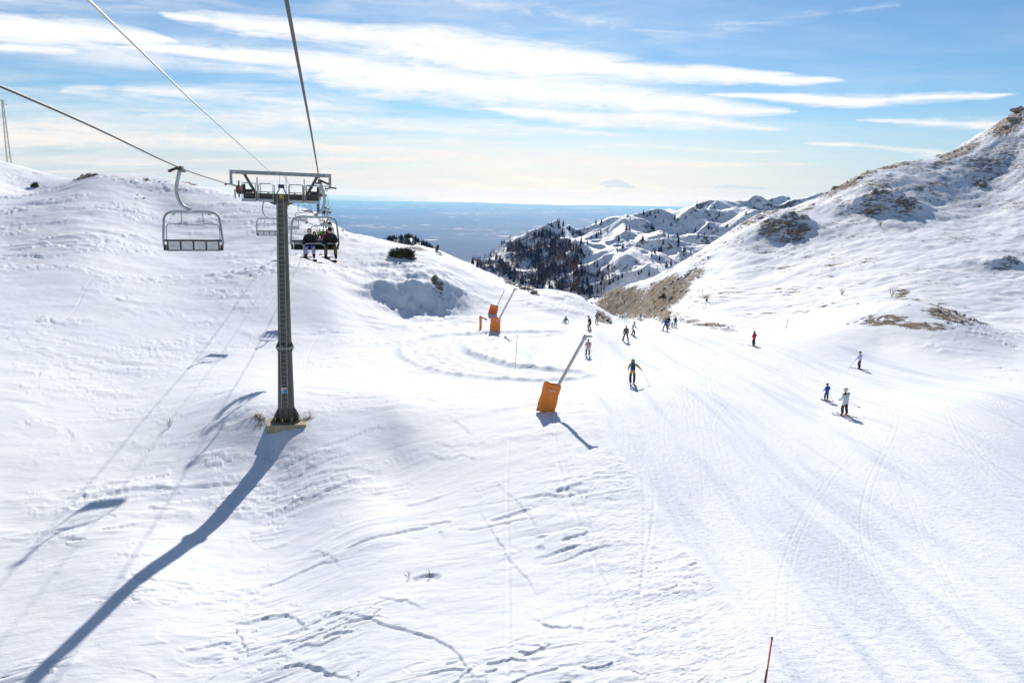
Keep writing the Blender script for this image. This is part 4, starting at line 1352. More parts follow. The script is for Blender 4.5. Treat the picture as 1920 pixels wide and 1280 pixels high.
def cloth(color, rough=0.8):
    key = tuple(round(c, 3) for c in color)
    if key not in MATS:
        MATS[key] = paint('cloth_%d' % len(MATS), color, rough, 0, 0.16, 9.0, 0.2)
    return MATS[key]


SKIN = (0.68, 0.42, 0.30)
PENDING = []


def person(who, loc, yaw, H=1.75, pose='ski', jacket=(.1, .1, .1), pants=(.03, .03, .035), hat=(.03, .03, .03), hat_kind='helmet', boots=(.05, .05, .05), gloves=(.03, .03, .03),
           hair=None, yoke=None, lean=0.0, head_yaw=0.0, spread=0.16, arms='mid', label=None, group=None, goggles=True, twist=0.0, face=False, coat=0.0, knee=0.0, pack=None):
    S_ = H / 1.75
    J = {}
    if pose in ('sit', 'snow'):
        J['pel'] = (0, 0, 0.12)
        J['spi'] = (0, 0.02 + lean * 0.2, 0.34)
        J['che'] = (0, 0.03 + lean * 0.5, 0.54)
        J['nec'] = (0, 0.05 + lean * 0.7, 0.68)
        J['hea'] = (0, 0.07 + lean * 0.8, 0.80)
        J['top'] = (0, 0.06 + lean * 0.8, 0.89)
        for sd, x in (('L', -1), ('R', 1)):
            J['hip' + sd] = (x * 0.10, 0.06, 0.10)
            J['sho' + sd] = (x * 0.19, 0.02 + lean * 0.6, 0.60)
            if pose == 'sit':
                J['kne' + sd] = (x * spread, 0.50, 0.09)
                J['ank' + sd] = (x * (spread + 0.02), 0.52, -0.34)
                J['toe' + sd] = (x * (spread + 0.02), 0.68, -0.40)
                J['elb' + sd] = (x * 0.27, 0.10, 0.34)
                J['wri' + sd] = (x * 0.19, 0.34, 0.24)
            else:
                J['kne' + sd] = (x * 0.17, 0.36, 0.42)
                J['ank' + sd] = (x * 0.16, 0.66, 0.10)
                J['toe' + sd] = (x * 0.16, 0.80, 0.12)
                J['elb' + sd] = (x * 0.28, -0.14, 0.34)
                J['wri' + sd] = (x * 0.30, -0.22, 0.08)
    else:
        dz = -knee * 0.10
        J['pel'] = (0, -knee * 0.10, 0.93 + dz)
        J['spi'] = (0, lean * 0.10, 1.14 + dz)
        J['che'] = (0, lean * 0.22 + 0.01, 1.34 + dz)
        J['nec'] = (0, lean * 0.32 + 0.02, 1.48 + dz)
        J['hea'] = (0, lean * 0.40 + 0.045, 1.60 + dz)
        J['top'] = (0, lean * 0.43 + 0.035, 1.69 + dz)
        for sd, x in (('L', -1), ('R', 1)):
            J['hip' + sd] = (x * 0.10, -knee * 0.08, 0.88 + dz)
            if pose == 'board':       # sideways on the board: feet apart along x
                J['kne' + sd] = (x * 0.21, 0.09 + knee * 0.12, 0.50 + dz * 0.5)
                J['ank' + sd] = (x * 0.25, 0.0, 0.12)
                J['toe' + sd] = (x * 0.27, 0.15, 0.07)
            elif pose == 'stride':
                J['kne' + sd] = (x * 0.12, 0.10 + x * 0.06, 0.50)
                J['ank' + sd] = (x * 0.13, -0.02 + x * 0.12, 0.12)
                J['toe' + sd] = (x * 0.14, 0.14 + x * 0.12, 0.07)
            else:
                J['kne' + sd] = (x * (0.09 + spread * 0.4), 0.07 + knee * 0.14, 0.49 + dz * 0.5)
                J['ank' + sd] = (x * spread, -0.02, 0.12)
                J['toe' + sd] = (x * (spread + 0.01), 0.15, 0.07)
            J['sho' + sd] = (x * 0.185, lean * 0.26, 1.41 + dz)
            a = arms if isinstance(arms, str) else arms[0 if sd == 'L' else 1]
            E, Wr = {'mid': ((0.29, -0.03, 1.16), (0.27, 0.17, 1.02)), 'down': ((0.26, -0.04, 1.13), (0.26, 0.05, 0.90)), 'out': ((0.40, 0.0, 1.22), (0.55, 0.10, 1.05)),
                     'fwd': ((0.26, 0.12, 1.16), (0.24, 0.36, 1.10)), 'back': ((0.27, -0.16, 1.16), (0.25, -0.14, 0.92)), 'hip': ((0.36, -0.08, 1.16), (0.22, 0.08, 1.02))}[a]
            J['elb' + sd] = (x * E[0], E[1] + lean * 0.2, E[2] + dz)
            J['wri' + sd] = (x * Wr[0], Wr[1] + lean * 0.2, Wr[2] + dz)
    for sd in 'LR':      # hand, fingertip and thumb beyond the wrist
        e, w = Vector(J['elb' + sd]), Vector(J['wri' + sd])
        d = (w - e).normalized()
        J['han' + sd] = tuple(w + d * 0.07)
        J['fin' + sd] = tuple(w + d * 0.125 + Vector((0, 0.03, -0.02)))
        side = Vector((1 if sd == 'L' else -1, 0.6, 0)).normalized()
        J['thu' + sd] = tuple(w + d * 0.06 + side * 0.055)
        k = Vector(J['ank' + sd])
        J['kal' + sd] = tuple((Vector(J['kne' + sd]) * 0.42 + k * 0.58))
    if twist:
        q = Matrix.Rotation(twist, 3, 'Z')
        for n_ in list(J):
            if n_[:3] in ('che', 'nec', 'hea', 'top', 'sho', 'elb', 'wri', 'han', 'fin', 'thu'):
                J[n_] = tuple(q @ Vector(J[n_]))
    c_ = coat
    RAD = dict(pel=(.172 + c_ * .02, .145), spi=(.178 + c_ * .03, .145), che=(.20 + c_ * .03, .15), nec=(.065, .065), hea=(.088, .102), top=(.070, .080), hip=(.108, .108), kne=(.088, .092), kal=(.088, .094), ank=(.068, .075), toe=(.052, .045), sho=(.095, .095), elb=(.078, .078), wri=(.060, .060), han=(.050, .040), fin=(.032, .026), thu=(.020, .020))
    E_ = [('pel', 'spi', 'j'), ('spi', 'che', 'j'), ('che', 'nec', 'j'), ('nec', 'hea', 'f'), ('hea', 'top', 'f')]
    for sd in 'LR':
        E_ += [('che', 'sho' + sd, 'j'), ('sho' + sd, 'elb' + sd, 'j'), ('elb' + sd, 'wri' + sd, 'j'), ('wri' + sd, 'han' + sd, 'g'), ('han' + sd, 'fin' + sd, 'g'), ('han' + sd, 'thu' + sd, 'g'), ('pel', 'hip' + sd, 'p'), ('hip' + sd, 'kne' + sd, 'p'), ('kne' + sd, 'kal' + sd, 'p'), ('kal' + sd, 'ank' + sd, 'p'), ('ank' + sd, 'toe' + sd, 'b')]
    names = list(J)
    idx = {n_: i for i, n_ in enumerate(names)}
    me = bpy.data.meshes.new('person')
    me.from_pydata([tuple(Vector(J[n_]) * S_) for n_ in names], [(idx[a], idx[b]) for a, b, _ in E_], [])
    o = bpy.data.objects.new('person', me)
    COL.objects.link(o)
    sk = o.modifiers.new('skin', 'SKIN')
    sk.use_smooth_shade = True
    sk.branch_smoothing = 0.6
    for i, n_ in enumerate(names):
        rx, ry = RAD[n_[:3]]
        me.skin_vertices[0].data[i].radius = (rx * S_, ry * S_)
        me.skin_vertices[0].data[i].use_root = (n_ == 'pel')
    sb = o.modifiers.new('smooth', 'SUBSURF')
    sb.levels = sb.render_levels = 1
    o.location = loc
    o.rotation_euler = (0, 0, yaw)
    tag(o, label, 'person', group)
    PENDING.append(dict(o=o, J=J, E=E_, S=S_, jacket=jacket, pants=pants, boots=boots, gloves=gloves, hat=hat, hat_kind=hat_kind, hair=hair, goggles=goggles, yoke=yoke, pack=pack, face=face, head_yaw=head_yaw, who=who, hem=coat, pose=pose))
    return o, J, S_


def finish_people():
    bpy.context.view_layer.update()
    dg = bpy.context.evaluated_depsgraph_get()
    done = [bpy.data.meshes.new_from_object(p['o'].evaluated_get(dg)) for p in PENDING]
    for p, me in zip(PENDING, done):
        o, J, S_ = p['o'], p['J'], p['S']
        o.modifiers.clear()
        old = o.data
        o.data = me
        bpy.data.meshes.remove(old)
        me.name = 'person_body'
        me.materials.clear()
        for k in ('jacket', 'pants', 'boots', 'gloves'):
            me.materials.append(cloth(p[k]))
        me.materials.append(cloth(SKIN, 0.6))
        me.materials.append(cloth(p['yoke'] or p['jacket']))
        slot = dict(j=0, p=1, b=2, g=3, f=4)
        segs = [(np.array(J[a]) * S_, np.array(J[b]) * S_, slot[c]) for a, b, c in p['E']]
        cs = np.array([pl.center for pl in me.polygons])
        best = np.full(len(cs), 1e9)
        mat = np.zeros(len(cs), int)
        for a, b, c in segs:
            d = b - a
            t = np.clip(((cs - a) @ d) / (d @ d), 0, 1)
            ds = np.linalg.norm(cs - (a + t[:, None] * d), axis=1)
            m = ds < best
            best[m] = ds[m]
            mat[m] = c
        pz = J['pel'][2] * S_
        if p['pose'] not in ('sit', 'snow'):      # the jacket's hem below the waist, boot shafts
            hem = pz - (0.10 + p['hem'] * 0.10) * S_
            mat[(mat == 1) & (cs[:, 2] > hem)] = 0
            mat[(mat == 1) & (cs[:, 2] < 0.20 * S_)] = 2
        else:
            mat[(mat == 1) & (cs[:, 2] > 0.14 * S_) & (cs[:, 1] < 0.16)] = 0
            az = (J['ankL'][2] + 0.12) * S_
            if p['pose'] == 'sit':
                mat[(mat == 1) & (cs[:, 2] < az)] = 2
        if p['yoke']:
            mat[(mat == 0) & (cs[:, 2] > (J['che'][2] + 0.03) * S_)] = 5
        nk = (J['nec'][2] + 0.015) * S_
        mat[(mat == 4) & (cs[:, 2] < nk)] = 0
        me.polygons.foreach_set('material_index', mat.astype(np.int32))
        me.polygons.foreach_set('use_smooth', np.ones(len(cs), bool))
        me.update()
        hc = Vector(J['hea']) * S_
        q = Matrix.Rotation(p['head_yaw'], 3, 'Z')

        def hd(v):
            return hc + q @ (Vector(v) * S_)
        if p['hat_kind']:
            prof = [(0.118, 0.015), (0.124, 0.05), (0.116, 0.10), (0.088, 0.145), (0.045, 0.170), (0.008, 0.176)] if p['hat_kind'] == 'helmet' else [(0.108, 0.02), (0.113, 0.045), (0.110, 0.09), (0.085, 0.14), (0.045, 0.168), (0.008, 0.176)]
            hb = MB()
            hb.lathe([(r * S_, z * S_) for r, z in prof], 14)
            hb.v = [tuple(hc + q @ Vector((x * 0.97, y * 1.10 - 0.005 * S_, z - 0.012 * S_))) for x, y, z in hb.v]
            ho_ = hb.build('helmet' if p['hat_kind'] == 'helmet' else 'hat', cloth(p['hat'], 0.5 if p['hat_kind'] == 'helmet' else 0.9), o)
            if p['hat_kind'] == 'helmet':
                eb = MB()
                for x in (-1, 1):
                    eb.tube([hd((x * 0.098, -0.01, 0.02)), hd((x * 0.092, 0.0, -0.07))], [0.042 * S_, 0.026 * S_], 8)
                eb.build('ear_flap', M['black'], ho_)
        if p['hair']:
            hb = MB()
            for k in range(9):
                a = math.pi * (1.0 + k / 8.0)
                x, y = math.cos(a), math.sin(a)
                hb.tube([hd((x * 0.095, y * 0.10, 0.06)), hd((x * 0.115, y * 0.115, -0.05)), hd((x * 0.12, y * 0.12 + 0.01, -0.20))], [0.035 * S_, 0.04 * S_, 0.022 * S_], 6)
            hb.build('hair', cloth(p['hair']), o)
        if p['goggles']:
            gb = MB()
            ring = []
            for k in range(13):
                a = math.pi * 2 * k / 12
                ring.append(hd((math.cos(a) * 0.106, math.sin(a) * 0.122, 0.030)))
            gb.tube(ring, 0.014 * S_, 5)
            gb.tube([hd((-0.075, 0.088, 0.022)), hd((-0.035, 0.112, 0.020)), hd((0.035, 0.112, 0.020)), hd((0.075, 0.088, 0.022))], 0.030 * S_, 8)
            gb.build('goggles', M['black'], o)
        if p['face']:
            nb = MB()
            nb.tube([hd((0, 0.098, 0.018)), hd((0, 0.122, -0.022)), hd((0, 0.103, -0.032))], [0.010 * S_, 0.017 * S_, 0.010 * S_], 6)
            nb.build('nose', cloth(SKIN, 0.6), o)
            MB().tube([hd((-0.030, 0.096, -0.058)), hd((0, 0.103, -0.060)), hd((0.030, 0.096, -0.058))], 0.008 * S_, 5).build('mouth', cloth((0.30, 0.11, 0.10)), o)
            for x in (-1, 1):
                MB().tube([hd((x * 0.088, -0.005, 0.03)), hd((x * 0.100, -0.010, -0.035))], 0.018 * S_, 6).build('ear', cloth(SKIN, 0.6), o)
        if p['pack']:
            pb = MB()
            c = Vector(J['che']) * S_ + Vector((0, -0.20, -0.07)) * S_
            pb.box(c, (0.30 * S_, 0.18 * S_, 0.46 * S_), None, 0.82)
            po = pb.build('backpack', cloth(p['pack']), o)
            MB().box(c + Vector((0, -0.105, -0.07)) * S_, (0.22 * S_, 0.05 * S_, 0.20 * S_)).build('front_pocket', cloth(tuple(v * 0.6 for v in p['pack'])), po)
            for x in (-1, 1):
                MB().tube([c + Vector((x * 0.10, 0.06, 0.20)) * S_, c + Vector((x * 0.11, 0.22, 0.26)) * S_, c + Vector((x * 0.12, 0.36, 0.10)) * S_], 0.022 * S_, 5).build('shoulder_strap', cloth(tuple(v * 0.6 for v in p['pack'])), po)


def ski_mesh(L, board=False):
    w = 0.14 if board else 0.048
    th = 0.012
    prof = [(-0.5, 0.05 if board else 0.0, 0.55), (-0.47, 0.02 if board else 0, 0.9), (-0.4, 0, 1.0), (0, 0, 0.82), (0.38, 0, 1.0), (0.455, 0.03, 0.85), (0.5, 0.10 if not board else 0.05, 0.35)]
    V, Fc = [], []
    for t, z, k in prof:
        y = t * L
        V += [(-w * k, y, z), (w * k, y, z), (w * k, y, z + th), (-w * k, y, z + th)]
    for i in range(len(prof) - 1):
        a = i * 4
        for j in range(4):
            Fc.append((a + j, a + (j + 1) % 4, a + 4 + (j + 1) % 4, a + 4 + j))
    e = (len(prof) - 1) * 4
    Fc += [(3, 2, 1, 0), (e, e + 1, e + 2, e + 3)]
    m = MB()
    m.add(V, Fc)
    return m


def ski_at(name, who, side, loc, rot, L, col, board=False):
    o = ski_mesh(L, board).build(name, cloth(col, 0.4))
    o.location = loc
    o.rotation_euler = rot
    bx_ = MB()
    if board:
        for y in (-0.25, 0.25):
            bx_.box((0, y, 0.045), (0.24, 0.10, 0.06))
    else:
        bx_.box((0, -0.02, 0.035), (0.07, 0.34, 0.045))
    b = bx_.build('binding', M['black'], o)
    if board:
        tag(o, 'snowboard under ' + who, 'snowboard', 'snowboards')
    else:
        tag(o, side + ' ski worn by ' + who, 'ski', 'skis of the skiers')
    return o


def pole_at(who, side, top, tip):
    top, tip = Vector(top), Vector(tip)
    o = MB().tube([(0, 0, 0), tip - top], [0.011, 0.008], 6).build('ski_pole', M['dark'])
    o.location = top
    d = (tip - top)
    MB().tube([d * 0.0, d * 0.11], 0.018, 6).build('pole_grip', M['black'], o)
    MB().wheel(d * 0.94, d, 0.05, 0.015, 8).build('basket', M['black'], o)
    tag(o, side + ' ski pole held by ' + who, 'ski pole', 'ski poles')


def slope_tilt(x, y, yaw):
    """pitch along the heading so skis lie on the snow"""
    d = Vector((-math.sin(yaw), math.cos(yaw)))
    a = float(ground(x + d.x * 0.8, y + d.y * 0.8)) - float(ground(x - d.x * 0.8, y - d.y * 0.8))
    return math.atan2(a, 1.6)


def on_snow(who, px, py, yaw_deg, kind='ski', poles=None, dmin=9.0, ski_yaw=0.0, ski_col=(.10, .10, .11), ski_len=1.62, wedge=0.0, **kw):
    """A skier or snowboarder standing where the photograph shows the feet."""
    g = hit(px, py, None, dmin)
    yaw = math.radians(yaw_deg)
    lift_ = 0.035
    H = kw.get('H', 1.75)
    kw.setdefault('group', 'skiers and snowboarders on the piste')
    if kind == 'foot':
        lift_ = -0.02
    o, J, S_ = person(who, (g[0], g[1], g[2] + lift_), yaw, **kw)
    RM = Matrix.Rotation(yaw, 3, 'Z')
    base = Vector((g[0], g[1], g[2] + lift_))
    if kind == 'ski':
        for sd, x, nm in (('L', -1, 'left'), ('R', 1, 'right')):
            a = base + RM @ (Vector(J['ank' + sd]) * S_)
            yw = yaw + math.radians(ski_yaw) - x * -wedge
            gz = float(ground(a.x, a.y))
            ski_at('ski', who, nm, (a.x, a.y, gz + 0.025), (slope_tilt(a.x, a.y, yw), 0, yw), ski_len * S_, ski_col)
    elif kind == 'board':
        yw = yaw + math.pi / 2
        ski_at('snowboard', who, '', (base.x, base.y, g[2] + 0.02), (slope_tilt(base.x, base.y, yw), 0, yw), 1.55 * S_, ski_col, True)
    if poles:
        for sd, nm in (('L', 'left'), ('R', 'right')):
            if sd not in poles:
                continue
            off = poles[sd]
            h = base + RM @ (Vector(J['han' + sd]) * S_)
            t = h + RM @ Vector(off)
            if off[2] < -0.75:
                t.z = float(ground(t.x, t.y)) + 0.01
            pole_at(who, nm, h, t)
    return g


# riders on the chairs: seat slots 0..3 from left to right as seen by the camera
def rider(k, slot, who, label, H=1.72, gear='ski', gear_col=(.12, .12, .12), gear_yaw=0.0, **kw):
    s, z, cx = chairs[k]
    x = cx - 0.93 + 0.2325 + slot * 0.465
    loc = lift(s, R_RIGHT + x, z - 3.045) - LD * 0.10
    yaw = math.pi - LAZ + math.radians(kw.pop('turn', 0))
    o, J, S_ = person(who, loc, yaw, H=H, pose='sit', label=label, group='riders on the chairlift', **kw)
    RM = Matrix.Rotation(yaw, 3, 'Z')
    if gear == 'ski':
        for sd, nm, x_ in (('L', 'left', -1), ('R', 'right', 1)):
            a = Vector(loc) + RM @ (Vector(J['ank' + sd]) * S_ + Vector((0, 0.08, -0.11)))
            ski_at('ski', who, nm, a, (math.radians(-6), 0, yaw + x_ * -0.06 + gear_yaw), 1.6, gear_col)
    elif gear == 'board':
        a = Vector(loc) + RM @ (Vector((0, 0.58, -0.48)) * S_)
        ski_at('snowboard', who, '', a, (math.radians(-14), 0, yaw + gear_yaw), 1.5, gear_col, True)

# ------------------------------------------------------------------ riders
DK = (.022, .02, .02)
rider(0, 1, 'the rider in lavender trousers', 'lift rider in black jacket, beige hat and lavender trousers on the nearest chair', gear='board', gear_col=(.27, .25, .20), gear_yaw=1.0,
      jacket=DK, pants=(.36, .31, .58), hat=(.52, .38, .20), hat_kind='hat', goggles=False, face=True, boots=(.06, .03, .025), gloves=DK, yoke=None, lean=0.1, coat=1.0)
rider(0, 3, 'the rider in olive trousers', 'lift rider in dark brown jacket and olive trousers at the nearest chair\'s right end', H=1.82, gear='board', gear_col=(.62, .36, .33), gear_yaw=0.7,
      jacket=(.04, .025, .022), pants=(.155, .115, .04), hat=(.015, .015, .015), hat_kind='hat', goggles=True, face=True, boots=DK, gloves=DK, lean=0.12, spread=0.2, coat=1.0)
rider(1, 0, 'the long haired rider', 'lift rider in black jacket with long brown hair, second chair', jacket=(.025, .022, .02), hat_kind='hat', hat=(.07, .04, .03), hair=(.09, .045, .025), goggles=False)
rider(1, 2, 'the red jacketed rider', 'lift rider in bright red jacket on the second chair', H=1.6, jacket=(.55, .03, .045), pants=(.03, .03, .03), hat=(.32, .06, .14), goggles=False)
rider(1, 3, 'the rider in green and red', 'lift rider in green jacket and red trousers at the second chair\'s end', jacket=(.20, .26, .03), pants=(.55, .04, .03), hat=(.08, .05, .03), goggles=False)
for sl, jk, ht, nm in ((0, (.50, .55, .03), (.6, .20, .05), 'lime'), (1, (.02, .16, .05), (.03, .25, .08), 'dark green'), (2, (.02, .02, .025), (.02, .02, .03), 'black'), (3, (.02, .03, .10), (.03, .04, .10), 'navy')):
    rider(2, sl, 'the %s jacketed rider' % nm, 'small lift rider in %s jacket on the third occupied chair' % nm, jacket=jk, hat=ht, pants=(.03, .03, .035))
for sl, jk, nm in ((1, (.60, .18, .03), 'orange'), (2, (.25, .25, .40), 'pale violet'), (3, (.02, .02, .03), 'charcoal')):
    rider(3, sl, 'the %s jacketed rider' % nm, 'tiny lift rider in %s jacket on the fourth occupied chair' % nm, jacket=jk)
for sl, jk, nm in ((0, (.02, .02, .02), 'black suited'), (1, (.03, .05, .12), 'dark blue suited'), (2, (.16, .17, .15), 'grey suited')):
    rider(4, sl, 'the %s far rider' % nm, 'tiny %s lift rider on the fifth chair, against the plain' % nm, jacket=jk)

# ------------------------------------------------------------------ people on the snow
on_snow('the skier in yellow', 1185, 721, -3, 'ski', {'L': (-0.02, 0.10, -1.0), 'R': (0.62, -0.40, -0.95)}, H=1.80, jacket=(.60, .33, .02), pants=(.045, .035, .03), hat=(.34, .36, .03), pack=(.015, .10, .30), boots=(.16, .05, .03), arms=('mid', 'out'), spread=0.12, wedge=0.10, coat=0.6,
        label='skier in yellow jacket with blue backpack, alone in mid piste', lean=0.15)
on_snow('the skier in pale pink', 1102, 668, 2, 'ski', {'L': (-0.10, -0.30, -0.9), 'R': (0.10, -0.30, -0.9)}, H=1.68, jacket=(.52, .33, .30), pants=(.02, .018, .02), hat=(.16, .08, .06), hat_kind='hat', boots=(.55, .52, .50), spread=0.15, coat=1.4, arms='mid', label='skier in pale pink jacket and black trousers below the lance tip', ski_len=1.5)
on_snow('the boarder in dark brown', 1106, 619, 55, 'board', None, H=1.80, pose='board', jacket=(.085, .042, .03), pants=(.03, .024, .024), hat=(.03, .03, .03), ski_col=(.45, .08, .05), lean=0.5, knee=0.9, arms=('down', 'down'), label='snowboarder in dark brown jacket beside the snow bank', coat=0.8)
on_snow('the boarder in tan', 1119, 607, 20, 'foot', None, H=1.78, pose='stand', jacket=(.20, .17, .11), pants=(.03, .03, .045), hat=(.12, .10, .07), arms='hip', label='person in tan jacket standing just behind the brown snowboarder', coat=0.8)
on_snow('the seated boarder', 1061, 605, 150, 'none', None, H=1.72, pose='snow', jacket=(.04, .04, .045), pants=(.62, .62, .66), hat=(.02, .02, .02), boots=(.3, .05, .04), label='snowboarder in black jacket and white trousers sitting on the snow')
gs = hit(1061, 605)
ski_at('snowboard', 'the seated boarder in black', '', (gs[0] - 0.40, gs[1] - 0.6, gs[2] + 0.06), (0.02, 0, math.radians(78)), 1.5, (.40, .08, .06), True)
on_snow('the boarder in grey', 1173, 640, 4, 'ski', None, H=1.78, pose='ski', spread=0.30, jacket=(.115, .11, .095), pants=(.12, .075, .055), hat=(.07, .03, .02), hat_kind='hat', label='skier in loose grey jacket and brown trousers, legs apart', coat=1.6, arms='down', ski_len=1.1)
on_snow('the boarder in white', 1186, 629, -70, 'board', None, H=1.76, pose='board', jacket=(.60, .61, .72), pants=(.05, .035, .025), hat=(.03, .03, .03), ski_col=(.30, .12, .20), knee=0.9, lean=0.35, arms=('fwd', 'out'), label='snowboarder in white jacket and dark trousers behind the grey skier', coat=0.9)
on_snow('the boarder in bright blue', 1247, 621, 10, 'board', None, H=1.72, pose='ski', spread=0.34, jacket=(.015, .085, .36), pants=(.05, .03, .03), hat=(.09, .03, .03), ski_col=(.05, .05, .07), arms=('out', 'down'), label='snowboarder in bright blue jacket with left arm out, by the rocks', coat=1.2)
on_snow('the skier in black', 1252.5, 616, -20, 'ski', None, H=1.82, jacket=(.035, .028, .028), pants=(.03, .022, .022), hat=(.03, .02, .02), arms='down', spread=0.08, label='skier in black just behind the blue jacketed snowboarder')
on_snow('the skier in teal', 1265.5, 615, -25, 'ski', None, H=1.74, pose='stride', jacket=(.015, .10, .16), pants=(.035, .03, .035), hat=(.05, .02, .02), arms=('mid', 'down'), label='person in teal jacket walking, right of the black skier', coat=0.8)
on_snow('the small child', 1260, 615, 0, 'foot', None, H=1.0, pose='stand', jacket=(.42, .34, .34), pants=(.12, .05, .05), hat=(.45, .42, .42), arms='down', spread=0.09, label='small child in pale jacket beside the person in teal')
on_snow('the skier in red', 1413, 649, 30, 'ski', {'R': (0.10, -0.25, -0.9)}, H=1.76, jacket=(.50, .035, .03), pants=(.05, .03, .03), hat=(.16, .05, .03), boots=(.10, .06, .05), arms=('hip', 'mid'), spread=0.10, label='skier in red jacket standing alone under the mountain', coat=0.6)
on_snow('the skier in lavender white', 1611, 692, 42, 'ski', {'L': (-0.95, 0.25, -0.78), 'R': (0.12, -0.15, -0.95)}, H=1.72, jacket=(.58, .56, .74), pants=(.055, .032, .04), hat=(.13, .045, .03), boots=(.18, .05, .03), arms=('out', 'mid'), spread=0.11, label='skier in lavender white jacket with poles spread, farthest right', lean=0.1, ski_len=1.7, ski_yaw=8)
on_snow('the child in blue', 1549, 752, 22, 'ski', {'R': (0.25, -0.35, -0.76)}, H=1.28, jacket=(.012, .085, .40), pants=(.05, .025, .04), hat=(.06, .035, .04), boots=(.35, .25, .18), spread=0.17, coat=1.4, arms='mid', label='child skier in blue jacket beside the adult in grey and white', wedge=0.12, ski_len=1.25)
on_snow('the skier in grey and white', 1583, 780, 24, 'ski', {'L': (1.0, -0.75, -0.42), 'R': (0.78, -0.75, -0.62)}, H=1.80, jacket=(.56, .58, .62), yoke=(.045, .032, .032), pants=(.045, .03, .03), hat=(.62, .63, .66), boots=(.42, .09, .04), arms=('mid', 'fwd'), spread=0.19, coat=1.3, label='large skier in grey white jacket with black shoulders, poles trailing', lean=0.1)
for px, py, jk, pt, nm in ((1162, 601, (.45, .48, .10), (.10, .10, .10), 'yellow green'), (1167, 601, (.03, .16, .12), (.38, .42, .08), 'dark green'), (1170.5, 601, (.40, .36, .25), (.3, .28, .2), 'beige'), (1201, 600, (.03, .20, .45), (.35, .30, .32), 'light blue')):
    on_snow('the %s clad far skier' % nm, px, py, 0, 'ski', None, dmin=170.0, H=1.72, jacket=jk, pants=pt, label='tiny far skier in %s in the gap below the cliff' % nm, group='tiny far skiers in the gap')
finish_people()

# ------------------------------------------------------------------ snow lances, posts, marker poles


def snow_lance(px, py, tip, label, roll, w, h, mat, pole_r=0.105, logo=True, yaw=0.0, sink=0.05):
    g = hit(px, py)
    root = empty('snow_lance', (g[0], g[1], g[2] - sink))
    RM = Matrix.Rotation(yaw, 3, 'Z') @ Matrix.Rotation(roll, 3, 'Y')
    # padded cover: a creased sleeve with open top
    rr = random.Random(int(px))
    nx, nz = 9, 12
    d = 0.42
    ring = []
    per = [(-w / 2, -d / 2), (w / 2, -d / 2), (w / 2, d / 2), (-w / 2, d / 2)]
    V, Fc = [], []
    outline = []
    for a, b in zip(per, per[1:] + per[:1]):
        for k in range(nx):
            t = k / nx
            outline.append((a[0] + (b[0] - a[0]) * t, a[1] + (b[1] - a[1]) * t))
    m = len(outline)
    for j in range(nz + 1):
        z = h * j / nz
        flare = 1 + 0.10 * (1 - j / nz) ** 2
        for i, (x, y) in enumerate(outline):
            crease = 0.022 * math.sin(7 * z + 5 * x + rr.uniform(-.5, .5)) + rr.uniform(-0.012, 0.012)
            nrm = Vector((x / w, y / d, 0)).normalized()
            p = Vector((x * flare, y * flare, z + (0.03 * math.sin(i * 1.3) if j in (0, nz) else 0))) + nrm * crease
            V.append(RM @ p)
    for j in range(nz):
        for i in range(m):
            a, b = j * m + i, j * m + (i + 1) % m
            Fc.append((a, b, b + m, a + m))
    mb = MB()
    mb.add(V, Fc, False)
    # inside wall and floor give the sleeve thickness
    inner = [RM @ Vector((x * 0.9, y * 0.8, h * 0.96)) for x, y in outline]
    mb.add([V[nz * m + i] for i in range(m)] + inner, [(i, (i + 1) % m, m + (i + 1) % m, m + i) for i in range(m)])
    mb.add([RM @ Vector((x * 0.9, y * 0.8, h * 0.90)) for x, y in outline], [tuple(range(m))])
    cover = mb.build('padded_cover', mat, root)
    if logo:
        for k in range(9):
            x = -0.17 * w + k * 0.052 * w
            b = MB()
            b.box(RM @ Vector((x, -d / 2 - 0.035, h * 0.80)), (0.040 * w, 0.012, 0.045), RM)
            b.build('logo_letter', M['white'], cover)
    tip = Vector(tip) - root.location
    base = RM @ Vector((0.18 * w, 0, h * 0.6))
    n_ = (tip - base)
    MB().tube([base, tip], [pole_r, pole_r * 0.9], 10).build('lance_pipe', M['alu'], root)
    hd_ = MB()
    u = n_.normalized()
    hd_.tube([tip - u * 0.08, tip + u * 0.22], [pole_r * 1.35, pole_r * 1.25], 10)
    hd_.tube([tip + u * 0.14, tip + u * 0.10 + Vector((0.42, 0, 0.03))], [pole_r * 1.0, pole_r * 0.5], 8)
    hd_.build('nozzle_head', M['alu'], root)
    MB().tube([(0, 0, 0), RM @ Vector((0.12 * w, 0, h * 0.95))], 0.06, 8).build('support_post', M['dark'], root)
    return tag(root, label, 'snow gun', 'snowmaking lances')


snow_lance(1022, 771, at(1096, 634, 43.6), 'nearest snow lance with large orange padded base and leaning grey pipe', math.radians(13), 1.02, 1.82, M['orange'])
g2 = hit(928, 620)
snow_lance(928, 620, at(965, 543, g2[1] - 1), 'second snow lance with upright orange base beside the orange post', math.radians(2), 1.25, 1.72, M['orange'], 0.13)
g3 = hit(924, 589)
snow_lance(923, 589, at(944, 548, g3[1] + 1), 'farthest snow lance with tilted red orange base, above the second', math.radians(14), 1.25, 1.45, M['redorange'], 0.055)
g = hit(901, 617)
post = empty('padded_post', tuple(g))
MB().lathe([(0.17, -0.05), (0.175, 0.4), (0.165, 1.0), (0.17, 1.5), (0.15, 1.75), (0.04, 1.80)], 14).build('padding', M['redorange'], post)
hy = MB().tube([(-0.05, 0.28, 1.0), (-0.08, 0.28, 1.75)], 0.14, 10).build('hydrant', M['black'], post)
MB().tube([(0.0, 0.28, 1.55), (0.45, 0.3, 1.42), (0.85, 0.3, 1.22)], 0.10, 8).build('hydrant_arm', M['dark'], hy)
